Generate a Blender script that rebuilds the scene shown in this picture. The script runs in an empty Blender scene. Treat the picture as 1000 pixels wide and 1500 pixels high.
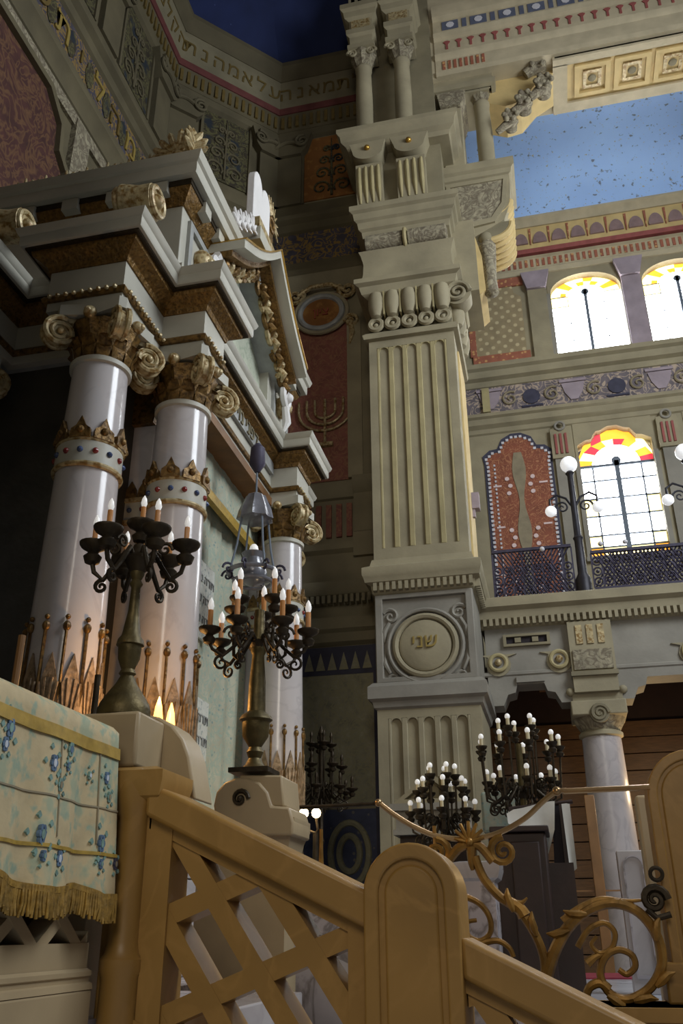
import bpy, bmesh, math, random
from mathutils import Vector, Matrix
random.seed(7)
PI = math.pi
S = bpy.context.scene
COL = S.collection
# ------------------------------------------------------------------ camera
FPX = 1300.0
CAM = Vector((0, 0, 1.6))
_p, _r, _y = math.radians(25.2), math.radians(-.35), math.radians(-12.9)
FW = Vector((math.sin(_y)*math.cos(_p), math.cos(_y)*math.cos(_p), math.sin(_p)))
_rt = Vector((math.cos(_y), -math.sin(_y), 0)); _up = _rt.cross(FW)
RT = math.cos(_r)*_rt + math.sin(_r)*_up
UP = -math.sin(_r)*_rt + math.cos(_r)*_up
cd = bpy.data.cameras.new('camera'); cam = bpy.data.objects.new('camera', cd); COL.objects.link(cam)
cd.sensor_fit = 'HORIZONTAL'; cd.sensor_width = 24; cd.lens = FPX/1000*24; cd.clip_end = 200
M = Matrix((RT, UP, -FW)).transposed().to_4x4(); M.translation = CAM
cam.matrix_world = M
S.camera = cam
# ------------------------------------------------------------------ world, light, exposure
w = bpy.data.worlds.new('world'); S.world = w; w.use_nodes = True
bg = w.node_tree.nodes['Background']; bg.inputs[0].default_value = (.80, .86, 1, 1); bg.inputs[1].default_value = .075
S.view_settings.view_transform = 'Standard'; S.view_settings.look = 'None'
S.view_settings.gamma = 1; S.view_settings.exposure = 0
def area(name, loc, target, sx, sy, power, col):
    l = bpy.data.lights.new(name, 'AREA'); l.shape = 'RECTANGLE'; l.size = sx; l.size_y = sy; l.energy = power; l.color = col
    o = bpy.data.objects.new(name, l); COL.objects.link(o); o.location = loc
    o.rotation_euler = (Vector(target)-Vector(loc)).to_track_quat('-Z', 'Y').to_euler(); return o
# daylight from the tall windows along the nave, far to the right
area('nave_window_daylight', (8, 6.8, 13), (-2, 10.5, 7.5), 5, 6, 1400, (.88, .94, 1))
area('rear_fill_light', (1.2, -9, 9.5), (-1, 12, 8), 4, 6, 480, (1, .91, .77))  # warm fill lamp added behind the viewer to brighten pier, rail and far wall
def point(loc, power, col, r=.05, name='lamp_light'):
    l = bpy.data.lights.new(name, 'POINT'); l.energy = power; l.color = col; l.shadow_soft_size = r
    o = bpy.data.objects.new(name, l); COL.objects.link(o); o.location = loc; return o

def ray(x, y): return FW + (x-500)/FPX*RT - (y-750)/FPX*UP
def pY(x, y, Y): d = ray(x, y); return CAM + d*(Y/d.y)          # pixel onto a wall facing the viewer
def pX(x, y, X): d = ray(x, y); return CAM + d*(X/d.x)
def pZ(x, y, Z): d = ray(x, y); return CAM + d*((Z-1.6)/d.z)

# ------------------------------------------------------------------ materials
def lin(h):
    if isinstance(h, str):
        h = h.lstrip('#'); h = [int(h[i:i+2], 16)/255 for i in (0, 2, 4)]
        return tuple(c/12.92 if c <= .04045 else ((c+.055)/1.055)**2.4 for c in h) + (1,)
    return tuple(h)+(1,)
MATS = {}
def mat(name, c, var=.25, scale=3, rough=.6, metal=0, bump=.1, c2=None, pat=None, pscale=5, thr=.5, soft=.05, c3=None, pat3=None, p3scale=9, thr3=.5, emit=0, stretch=(1, 1, 1), spec=.5):
    m = bpy.data.materials.new(name); m.use_nodes = True; nt = m.node_tree; N = nt.nodes; L = nt.links
    b = N['Principled BSDF']; b.inputs['Roughness'].default_value = rough; b.inputs['Metallic'].default_value = metal
    b.inputs['Specular IOR Level'].default_value = spec
    geo = N.new('ShaderNodeNewGeometry'); mp = N.new('ShaderNodeMapping'); mp.inputs['Scale'].default_value = stretch
    L.new(geo.outputs['Position'], mp.inputs[0])
    def ramp(src, a, bb):
        r = N.new('ShaderNodeMapRange'); r.inputs[1].default_value = a; r.inputs[2].default_value = bb; L.new(src, r.inputs[0]); return r.outputs[0]
    def mix(f, a, bb):
        x = N.new('ShaderNodeMix'); x.data_type = 'RGBA'
        if isinstance(f, float): x.inputs[0].default_value = f
        else: L.new(f, x.inputs[0])
        for i, v in ((6, a), (7, bb)):
            if isinstance(v, tuple): x.inputs[i].default_value = v
            else: L.new(v, x.inputs[i])
        return x.outputs[2]
    nz = N.new('ShaderNodeTexNoise'); nz.inputs['Scale'].default_value = scale; nz.inputs['Detail'].default_value = 6; L.new(mp.outputs[0], nz.inputs[0])
    c = lin(c); dk = tuple(v*(1-var) for v in c[:3])+(1,); lt = tuple(min(1, v*(1+var*.6)) for v in c[:3])+(1,)
    out = mix(ramp(nz.outputs[0], .3, .7), dk, lt)
    def pattern(kind, sc, th):
        if kind == 'vor':
            t = N.new('ShaderNodeTexVoronoi'); t.inputs['Scale'].default_value = sc; L.new(mp.outputs[0], t.inputs[0]); return ramp(t.outputs['Distance'], th+soft, th-soft)
        if kind == 'edge':
            t = N.new('ShaderNodeTexVoronoi'); t.feature = 'DISTANCE_TO_EDGE'; t.inputs['Scale'].default_value = sc; L.new(mp.outputs[0], t.inputs[0]); return ramp(t.outputs['Distance'], th+soft, th-soft)
        if kind == 'noise':
            t = N.new('ShaderNodeTexNoise'); t.inputs['Scale'].default_value = sc; t.inputs['Detail'].default_value = 3; L.new(mp.outputs[0], t.inputs[0]); return ramp(t.outputs[0], th-soft, th+soft)
        if kind == 'swirl':
            t = N.new('ShaderNodeTexNoise'); t.inputs['Scale'].default_value = sc; t.inputs['Detail'].default_value = 1; t.inputs['Distortion'].default_value = 2.5; L.new(mp.outputs[0], t.inputs[0])
            a = N.new('ShaderNodeMath'); a.operation = 'SUBTRACT'; a.inputs[1].default_value = .5; L.new(t.outputs[0], a.inputs[0])
            q = N.new('ShaderNodeMath'); q.operation = 'ABSOLUTE'; L.new(a.outputs[0], q.inputs[0]); return ramp(q.outputs[0], th+soft, th-soft)
        if kind == 'vein':
            t = N.new('ShaderNodeTexNoise'); t.inputs['Scale'].default_value = sc; t.inputs['Detail'].default_value = 8; t.inputs['Distortion'].default_value = 1.5; L.new(mp.outputs[0], t.inputs[0])
            a = N.new('ShaderNodeMath'); a.operation = 'SUBTRACT'; a.inputs[1].default_value = .5; L.new(t.outputs[0], a.inputs[0])
            q = N.new('ShaderNodeMath'); q.operation = 'ABSOLUTE'; L.new(a.outputs[0], q.inputs[0]); return ramp(q.outputs[0], th+soft, th-soft)
        if kind == 'dots':
            # regular diaper of dots on a wall that faces the viewer (x, z) : product of sines
            sx = N.new('ShaderNodeSeparateXYZ'); L.new(mp.outputs[0], sx.inputs[0])
            o = []
            for ch in (0, 2):
                a = N.new('ShaderNodeMath'); a.operation = 'MULTIPLY'; a.inputs[1].default_value = sc; L.new(sx.outputs[ch], a.inputs[0])
                q = N.new('ShaderNodeMath'); q.operation = 'SINE'; L.new(a.outputs[0], q.inputs[0]); o.append(q.outputs[0])
            q = N.new('ShaderNodeMath'); q.operation = 'MULTIPLY'; L.new(o[0], q.inputs[0]); L.new(o[1], q.inputs[1]); return ramp(q.outputs[0], th-soft, th+soft)
    if pat: out = mix(pattern(pat, pscale, thr), out, lin(c2))
    if pat3: out = mix(pattern(pat3, p3scale, thr3), out, lin(c3))
    L.new(out, b.inputs['Base Color'])
    if emit:
        L.new(out, b.inputs['Emission Color']); b.inputs['Emission Strength'].default_value = emit
    if bump:
        n2 = N.new('ShaderNodeTexNoise'); n2.inputs['Scale'].default_value = 18; n2.inputs['Detail'].default_value = 4; L.new(mp.outputs[0], n2.inputs[0])
        bp = N.new('ShaderNodeBump'); bp.inputs['Strength'].default_value = bump; bp.inputs['Distance'].default_value = .03
        L.new(n2.outputs[0], bp.inputs['Height']); L.new(bp.outputs[0], b.inputs['Normal'])
    MATS[name] = m; return m
mat('stone', '#988e72', .22, 1.7, .75)
mat('stone_grey', '#8d887c', .22, 1.7, .75)
mat('stone_flute', '#a89b70', .2, 2.5, .7)
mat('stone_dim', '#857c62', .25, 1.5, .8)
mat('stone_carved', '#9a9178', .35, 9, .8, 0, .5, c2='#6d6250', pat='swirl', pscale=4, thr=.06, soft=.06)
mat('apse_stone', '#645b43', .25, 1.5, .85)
mat('marble', '#beb8b6', .10, 1.6, .16, 0, .01, c2='#b2abaa', pat='vein', pscale=1.2, thr=.012, soft=.03)
mat('marble_dark', '#b9b2b4', .2, 2, .25, 0, .02, c2='#77706c', pat='vein', pscale=2.5, thr=.02, soft=.03)
mat('ark_white', '#b3b0a2', .12, 2, .5, 0, .05)
mat('ark_dark', '#45423a', .3, 3, .6, 0, .1)
mat('marble_grey', '#b5adaa', .15, 2, .3, 0, .02, c2='#a39b9a', pat='vein', pscale=2, thr=.012, soft=.03)
mat('red_dim', '#6a3833', .2, 6, .8)
mat('text_dim', '#6d5a2c', .2, 9, .6, 0)
mat('ark_frieze', '#b5b9a6', .15, 3, .5, 0, .05, c2='#949e8a', pat='swirl', pscale=4, thr=.025, soft=.03)
mat('ark_grey', '#9b9c98', .25, 5, .5, 0, .15)
mat('gilt', '#7d5f30', .5, 14, .45, .5, .4, c2='#4a3518', pat='noise', pscale=26, thr=.58, soft=.1)
mat('gilt_carved', '#7c5d2c', .4, 24, .48, .45, .8, c2='#553e1c', pat='vor', pscale=34, thr=.3, soft=.2)
mat('gilt_pale', '#b8a67c', .35, 12, .42, .2, .3, c2='#80622f', pat='noise', pscale=20, thr=.55, soft=.08)
mat('gilt_sheaf', '#9a8468', .35, 14, .5, .2, .3, c2='#6d5a40', pat='noise', pscale=20, thr=.55, soft=.1)
mat('gold', '#c29a4a', .25, 8, .32, .8, .1)
mat('gold_rail', '#9c7434', .4, 12, .45, .45, .2)
mat('bronze', '#3b3122', .4, 14, .5, .6, .2)
mat('bronze_lit', '#5a4e2e', .4, 12, .48, .6, .2)
mat('iron', '#2c2a30', .3, 10, .5, .4, .1)
mat('iron_purple', '#3a3548', .3, 10, .6, .2, .1)
mat('brass', '#b49468', .2, 6, .28, .8, .03)
mat('tan_marble', '#a07a3e', .16, 2.2, .42, 0, .03, c2='#ab8346', pat='vein', pscale=2.2, thr=.012, soft=.04)
mat('cream_marble', '#b09c7a', .16, 2.2, .42, 0, .03)
mat('red_panel', '#8a5446', .25, 5, .7, 0, .1, c2='#94674c', pat='swirl', pscale=4, thr=.04, soft=.03)
mat('red_dark', '#4c2b25', .3, 4, .85, 0, .1, c2='#6a4a30', pat='swirl', pscale=3, thr=.05, soft=.05)
mat('terracotta', '#8a4c34', .2, 4, .7, 0, .05, c2='#b27a54', pat='swirl', pscale=5, thr=.025, soft=.02)
mat('taupe', '#8e8268', .2, 6, .7)
mat('diaper', '#9b8a68', .15, 5, .7, 0, .05, c2='#c4b48c', pat='dots', pscale=22, thr=.55, soft=.15)
mat('red_border', '#a06048', .2, 6, .7, 0, .05, c2='#c99a62', pat='vor', pscale=9, thr=.28, soft=.05)
mat('frieze_dark', '#6d6468', .3, 4, .7, 0, .1, c2='#b3a08c', pat='swirl', pscale=3, thr=.04, soft=.03)
mat('frieze_blue', '#4a4650', .3, 4, .8, 0, .1, c2='#8a6f38', pat='swirl', pscale=3.5, thr=.05, soft=.03)
mat('cornice_paint', '#b7aa8c', .15, 3, .75)
mat('cornice_red', '#96504a', .2, 6, .75)
mat('cornice_yellow', '#c9b078', .15, 3, .7)
mat('shell_paint', '#8d7470', .2, 6, .7)
mat('mauve', '#9d8f96', .2, 3, .7)
mat('blue_square', '#5d6274', .15, 6, .7)
mat('blue_vault', '#abcdff', .08, .8, .85, 0, 0, c2='#7c8498', pat='noise', pscale=9, thr=.66, soft=.03, c3='#b3a98c', pat3='noise', p3scale=16, thr3=.69)
mat('blue_dark', '#1e2b57', .2, 2, .85, 0, 0, c2='#4a5a8a', pat='vor', pscale=4, thr=.05, soft=.02)
mat('arabesque', '#3c3424', .3, 4, .85, 0, .1, c2='#5f5a38', pat='swirl', pscale=4.5, thr=.06, soft=.04, c3='#262c32', pat3='noise', p3scale=2.5, thr3=.6)
mat('orange_paint', '#8a5a28', .2, 3, .8, c2='#9a6c34', pat='noise', pscale=6, thr=.6)
mat('brocade_wall', '#8e8a74', .3, 7, .8, 0, .1, c2='#8f8a6c', pat='swirl', pscale=5, thr=.06, soft=.04)
mat('tile_blue', '#3f4560', .3, 6, .7, 0, .05, c2='#6d6a66', pat='vor', pscale=8, thr=.18, soft=.05)
mat('border_navy', '#3b3a4c', .25, 5, .7)
mat('curtain', '#b0ae98', .18, 6, .7, 0, .1, c2='#98a898', pat='swirl', pscale=6, thr=.05, soft=.05, c3='#7d928e', pat3='vor', p3scale=12, thr3=.17)
mat('drape', '#c8b58c', .18, 9, .75, 0, .1, c2='#a3a98c', pat='noise', pscale=9, thr=.57, soft=.06, c3='#94a38c', pat3='noise', p3scale=16, thr3=.6)
mat('flower_blue', '#5c7590', .35, 30, .7)
mat('flower_white', '#cfd6df', .15, 20, .6)
mat('leaf_teal', '#7c9a90', .35, 30, .7)
mat('gold_fringe', '#9a7832', .4, 40, .6, .1, .3)
mat('gold_ribbon', '#b0913f', .25, 20, .55, .15, .1)
mat('plaque', '#c9cabf', .12, 8, .5, 0, .1, c2='#8d9a96', pat='noise', pscale=24, thr=.6, soft=.05)
mat('wood', '#5e4326', .3, 5, .5, 0, .1, stretch=(1, 1, 6))
mat('wood_ceiling', '#75502a', .3, 4, .6, 0, .1)
mat('wood_post', '#8a6338', .2, 4, .45, 0, .05)
mat('dark_wood', '#2c1a11', .25, 5, .55, 0, .05)
mat('cloth_white', '#cfcec6', .1, 4, .8, 0, .05)
mat('cloth_dark', '#2a2428', .2, 4, .9)
mat('carpet', '#8c3040', .2, 9, .95)
mat('floor_marble', '#b9bcc4', .15, 1.4, .2, 0, .01, c2='#8d8f98', pat='vein', pscale=1.2, thr=.02, soft=.03)
mat('candle', '#c98a4c', .1, 6, .4)
mat('candle_pale', '#d6c8a2', .1, 6, .4)
mat('bulb', '#f2f0ec', .02, 6, .2, emit=.35)
mat('bulb_lit', '#ffe6b0', .02, 6, .2, emit=9)
mat('flame_lit', '#ffb45a', .05, 6, .3, emit=4)
mat('globe', '#f4f6fa', .02, 6, .2, emit=.55)
mat('ivory', '#dcd9d6', .05, 3, .5)
mat('gem_red', '#7c2a26', .1, 9, .2)
mat('gem_blue', '#39486c', .1, 9, .2)
mat('crystal', '#7a7a80', .25, 8, .2, .2, .1)
mat('lead', '#66707c', .15, 6, .6)
mat('bead_white', '#cfccd0', .1, 6, .5)
mat('text_gold', '#96803f', .15, 9, .6, 0)
mat('text_red', '#9a4a36', .1, 9, .6)
mat('pink_dot', '#e0c8c4', .1, 9, .6)
# stained and clear glass lit by the sky behind it
mat('glass_clear', '#f4f8ff', .04, 2, .4, emit=15, bump=0)
mat('glass_yellow', '#ffe69a', .1, 4, .4, emit=3.2, bump=0)
mat('glass_orange', '#f0a030', .1, 4, .4, emit=2.0, bump=0)
mat('glass_red', '#d83a48', .1, 4, .4, emit=1.3, bump=0)
mat('glass_green', '#8fae70', .1, 4, .4, emit=1.3, bump=0)

# ------------------------------------------------------------------ mesh building
class MB:
    def __init__(s, frame=None):
        s.v = []; s.f = []; s.F = frame
    def add(s, vs, fs):
        n = len(s.v)
        if s.F:
            o, u, nn = s.F
            vs = [o + u*p[0] + nn*p[1] + Vector((0, 0, p[2])) for p in vs]
        s.v += [Vector(p) for p in vs]; s.f += [tuple(i+n for i in q) for q in fs]; return s
    def box(s, x0, x1, y0, y1, z0, z1):
        return s.add([(x0,y0,z0),(x1,y0,z0),(x1,y1,z0),(x0,y1,z0),(x0,y0,z1),(x1,y0,z1),(x1,y1,z1),(x0,y1,z1)],
                     [(0,3,2,1),(4,5,6,7),(0,1,5,4),(1,2,6,5),(2,3,7,6),(3,0,4,7)])
    def prism(s, poly, ax, lo, hi, hole=None):
        def P(a, b, c): return {'x': (c, a, b), 'y': (a, c, b), 'z': (a, b, c)}[ax]
        n = len(poly); vs = [P(a, b, lo) for a, b in poly] + [P(a, b, hi) for a, b in poly]
        fs = [(i, (i+1) % n, n+(i+1) % n, n+i) for i in range(n)]
        if hole is None: fs += [tuple(range(n))[::-1], tuple(range(n, 2*n))]
        else:                                   # ring between poly and hole with equal vertex counts
            vs += [P(a, b, lo) for a, b in hole] + [P(a, b, hi) for a, b in hole]
            for i in range(n):
                j = (i+1) % n
                fs += [(2*n+i, 2*n+j, 3*n+j, 3*n+i), (i, j, 2*n+j, 2*n+i), (n+i, n+j, 3*n+j, 3*n+i)]
        return s.add(vs, fs)
    def lathe(s, prof, c=(0, 0, 0), seg=20, a0=0, a1=2*PI, mod=None):
        full = abs(a1-a0-2*PI) < 1e-6; k = seg if full else seg+1; vs = []; fs = []
        for r, z in prof:
            for i in range(k):
                a = a0+(a1-a0)*i/seg; rr = r*(mod(a, z) if mod else 1)
                vs.append((c[0]+rr*math.cos(a), c[1]+rr*math.sin(a), c[2]+z))
        for j in range(len(prof)-1):
            for i in range(seg):
                i2 = (i+1) % k; fs.append((j*k+i, j*k+i2, (j+1)*k+i2, (j+1)*k+i))
        if full: fs += [tuple(range(k))[::-1], tuple((len(prof)-1)*k+i for i in range(k))]
        return s.add(vs, fs)
    def tube(s, path, r, seg=8, closed=False, flat=None):
        P = [Vector(p) for p in path]; n = len(P); R = r if isinstance(r, (list, tuple)) else [r]*n
        vs = []; nrm = None
        for i in range(n):
            a = P[i-1] if (i or closed) else P[0]; b = P[(i+1) % n] if (i < n-1 or closed) else P[-1]
            t = (b-a).normalized()
            if nrm is None:
                nrm = t.cross(Vector((0, 0, 1))) if abs(t.z) < .9 else t.cross(Vector((0, 1, 0)))
            nrm = (nrm - t*nrm.dot(t)).normalized(); bi = t.cross(nrm)
            for k in range(seg):
                a_ = 2*PI*k/seg; vs.append(P[i] + nrm*R[i]*math.cos(a_) + bi*R[i]*math.sin(a_))
        fs = []
        for i in range(n if closed else n-1):
            j = (i+1) % n
            for k in range(seg): fs.append((i*seg+k, i*seg+(k+1) % seg, j*seg+(k+1) % seg, j*seg+k))
        if not closed: fs += [tuple(range(seg))[::-1], tuple((n-1)*seg+k for k in range(seg))]
        return s.add(vs, fs)
    def sweep(s, prof, path, closed=False):
        """moulding: profile (out, z) carried along a plan path with mitred corners; out is to the right of travel"""
        P = [Vector((a, b)) for a, b in path]; n = len(P); m = len(prof); vs = []
        for i in range(n):
            d0 = (P[i]-P[i-1]).normalized() if (i or closed) else None
            d1 = (P[(i+1) % n]-P[i]).normalized() if (i < n-1 or closed) else None
            d0 = d0 or d1; d1 = d1 or d0
            n0 = Vector((d0.y, -d0.x)); n1 = Vector((d1.y, -d1.x)); b = n0+n1; b = b/(max(.3, b.dot(n0)))
            for o, z in prof: q = P[i]+b*o; vs.append((q.x, q.y, z))
        fs = []
        for i in range(n if closed else n-1):
            j = (i+1) % n
            for k in range(m-1): fs.append((i*m+k, i*m+k+1, j*m+k+1, j*m+k))
        if not closed: fs += [tuple(range(m)), tuple((n-1)*m+k for k in range(m))[::-1]]
        return s.add(vs, fs)
    def ball(s, c, r, seg=10, sz=1, rings=6):
        return s.lathe([(max(1e-4, r*math.sin(PI*i/rings)), -r*sz*math.cos(PI*i/rings)) for i in range(rings+1)], c, seg)
    def ring(s, c, R, r, ax='z', seg=28, ts=8, sx=1, sz=1):
        pts = []
        for i in range(seg):
            a = 2*PI*i/seg; p = (R*sx*math.cos(a), R*sz*math.sin(a))
            pts.append({'z': (c[0]+p[0], c[1]+p[1], c[2]), 'y': (c[0]+p[0], c[1], c[2]+p[1]), 'x': (c[0], c[1]+p[0], c[2]+p[1])}[ax])
        return s.tube(pts, r, ts, True)
    def spiral(s, c, u, v, R, turns=2, r=.02, r1=None, a0=0, seg=14, sign=1, ts=6, rend=.12):
        c, u, v = Vector(c), Vector(u), Vector(v); n = int(seg*turns)+1; pts = []; rad = []
        for i in range(n):
            t = i/(n-1); a = a0+sign*turns*2*PI*t; q = R*(1-t*(1-rend))
            pts.append(c+u*q*math.cos(a)+v*q*math.sin(a)); rad.append(r+((r1 if r1 else r*.7)-r)*t)
        return s.tube(pts, rad, ts)
def disc(n, cx, cy, r, ry=None, a0=0): return [(cx+r*math.cos(a0+2*PI*i/n), cy+(ry or r)*math.sin(a0+2*PI*i/n)) for i in range(n)]
WORLD = {}
def O(name, mb, m, parent=None, label=None, cat=None, group=None, kind=None, bevel=0, sharp=35, local=False):
    me = bpy.data.meshes.new(name); org = WORLD.get(parent, Vector())
    me.from_pydata([p-(Vector() if local else org) for p in mb.v], [], mb.f)
    bm = bmesh.new(); bm.from_mesh(me); bmesh.ops.recalc_face_normals(bm, faces=bm.faces); bm.to_mesh(me); bm.free()
    me.materials.append(MATS[m])
    me.polygons.foreach_set('use_smooth', [True]*len(me.polygons)); me.set_sharp_from_angle(angle=math.radians(sharp))
    o = bpy.data.objects.new(name, me); COL.objects.link(o)
    if parent: o.parent = parent
    WORLD[o] = org
    if bevel:
        b = o.modifiers.new('bevel', 'BEVEL'); b.width = bevel; b.segments = 2; b.limit_method = 'ANGLE'
    return tag(o, label, cat, group, kind)
def tag(o, label=None, cat=None, group=None, kind=None):
    for k, v in (('label', label), ('category', cat), ('group', group), ('kind', kind)):
        if v: o[k] = v
    return o
def E(name, loc, label=None, cat=None, group=None, kind=None):
    o = bpy.data.objects.new(name, None); COL.objects.link(o); o.location = loc; o.empty_display_size = .1
    WORLD[o] = Vector(loc); return tag(o, label, cat, group, kind)
def link(o, parent, loc=None, rotz=None, scale=None, name=None):
    """one more object on the same mesh"""
    c = o.copy(); COL.objects.link(c); c.parent = parent; WORLD[c] = WORLD.get(parent, Vector())
    if loc is not None: c.location = Vector(loc)-WORLD.get(parent, Vector())
    if rotz is not None: c.rotation_euler = (0, 0, rotz)
    if scale is not None: c.scale = scale
    return c
def tree(o, parent=None, loc=None, rotz=None, scale=None):
    c = o.copy(); COL.objects.link(c); c.parent = parent
    if loc is not None: c.location = loc
    if rotz is not None: c.rotation_euler = (0, 0, rotz)
    if scale is not None: c.scale = scale
    for ch in o.children: tree(ch, c)
    return c
def text_mesh(txt, size, depth=.01):
    cu = bpy.data.curves.new('t', 'FONT'); cu.body = txt; cu.size = size; cu.extrude = depth; cu.align_x = 'CENTER'; cu.align_y = 'CENTER'; cu.resolution_u = 3
    o = bpy.data.objects.new('t', cu); COL.objects.link(o); dg = bpy.context.evaluated_depsgraph_get()
    me = bpy.data.meshes.new_from_object(o.evaluated_get(dg)); bpy.data.objects.remove(o); return me
def lettering(txt, size, center, u, v, m, parent, depth=.012, name='letter', label=None):
    """one raised letter per object, laid out left to right and centred"""
    u = Vector(u).normalized(); v = Vector(v).normalized(); n = u.cross(v); me_ = []; x = 0
    for ch in txt:
        if ch == ' ': x += size*.3; continue
        me = text_mesh(ch, size, depth); xs = [q.co.x for q in me.vertices]
        if not xs: continue
        me_.append((me, x-min(xs))); x += max(xs)-min(xs)+size*.12
    for me, dx_ in me_:
        me.transform(Matrix.Translation((dx_-x/2+size*.06, 0, 0)))
        mm = Matrix((u, v, n)).transposed().to_4x4(); mm.translation = Vector(center)-WORLD.get(parent, Vector())
        me.transform(mm); me.materials.clear(); me.materials.append(MATS[m]); me.name = name
        o = bpy.data.objects.new(name, me); COL.objects.link(o); o.parent = parent; WORLD[o] = WORLD.get(parent, Vector())
V3 = Vector
# ================================================================== THE SETTING
ST = 'structure'
O('floor', MB().box(-9, 12, -3, 20, -.2, 0), 'floor_marble', label='pale marble floor of the hall', cat='floor', kind=ST)
# ---- apse: left wall, chamfered corner wall, far wall, dark blue ceiling
FAR = 14.2
FR_L = (V3((-6.5, 0, 0)), V3((0, 1, 0)), V3((1, 0, 0)))
_a = V3((-6.5, 12.3, 0)); _b = V3((-4.7, 14.2, 0)); _u = (_b-_a).normalized(); CH = (_b-_a).length
FR_C = (_a, _u, V3((_u.y, -_u.x, 0)))
FR_F = (V3((0, FAR, 0)), V3((1, 0, 0)), V3((0, -1, 0)))
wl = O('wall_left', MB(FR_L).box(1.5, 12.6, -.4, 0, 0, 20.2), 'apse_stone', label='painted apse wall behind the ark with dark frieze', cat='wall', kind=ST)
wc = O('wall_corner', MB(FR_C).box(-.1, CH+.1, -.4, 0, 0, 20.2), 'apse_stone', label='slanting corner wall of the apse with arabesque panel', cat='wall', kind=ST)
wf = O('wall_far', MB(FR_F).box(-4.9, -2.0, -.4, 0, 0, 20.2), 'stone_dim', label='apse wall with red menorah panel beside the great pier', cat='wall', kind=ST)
O('wall_near_blocker', MB().box(-6.9, -1.75, .9, 1.3, 0, 20.2), 'apse_stone', label='unseen near apse wall added to keep light off the ark', cat='wall', kind=ST)  # out-of-view blocker, its edge placed so the ark falls in shade
# dark blue ceiling, slightly domed polygon
def apse_ceiling():
    plan = [(-6.35, 1.5), (-6.35, 12.35), (-4.65, 14.05), (-2.0, 14.05), (-2.0, 1.5)]
    mb = MB(); c = V3((-4.2, 8, 22.2)); vs = []; n = len(plan)
    for k, t in enumerate((1, .85, .6, .3)):
        for x, y in plan:
            vs.append((c.x+(x-c.x)*t, c.y+(y-c.y)*t, 20.1+2.1*math.sqrt(max(0, 1-t*t))))
    vs.append(tuple(c)); fs = []
    for k in range(3):
        for i in range(n): j = (i+1) % n; fs.append((k*n+i, k*n+j, (k+1)*n+j, (k+1)*n+i))
    for i in range(n): fs.append((3*n+i, 3*n+(i+1) % n, 4*n))
    mb.add(vs, fs); return mb
O('ceiling', apse_ceiling(), 'blue_dark', label='dark blue apse ceiling sprinkled with small stars', cat='ceiling', kind=ST)

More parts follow.
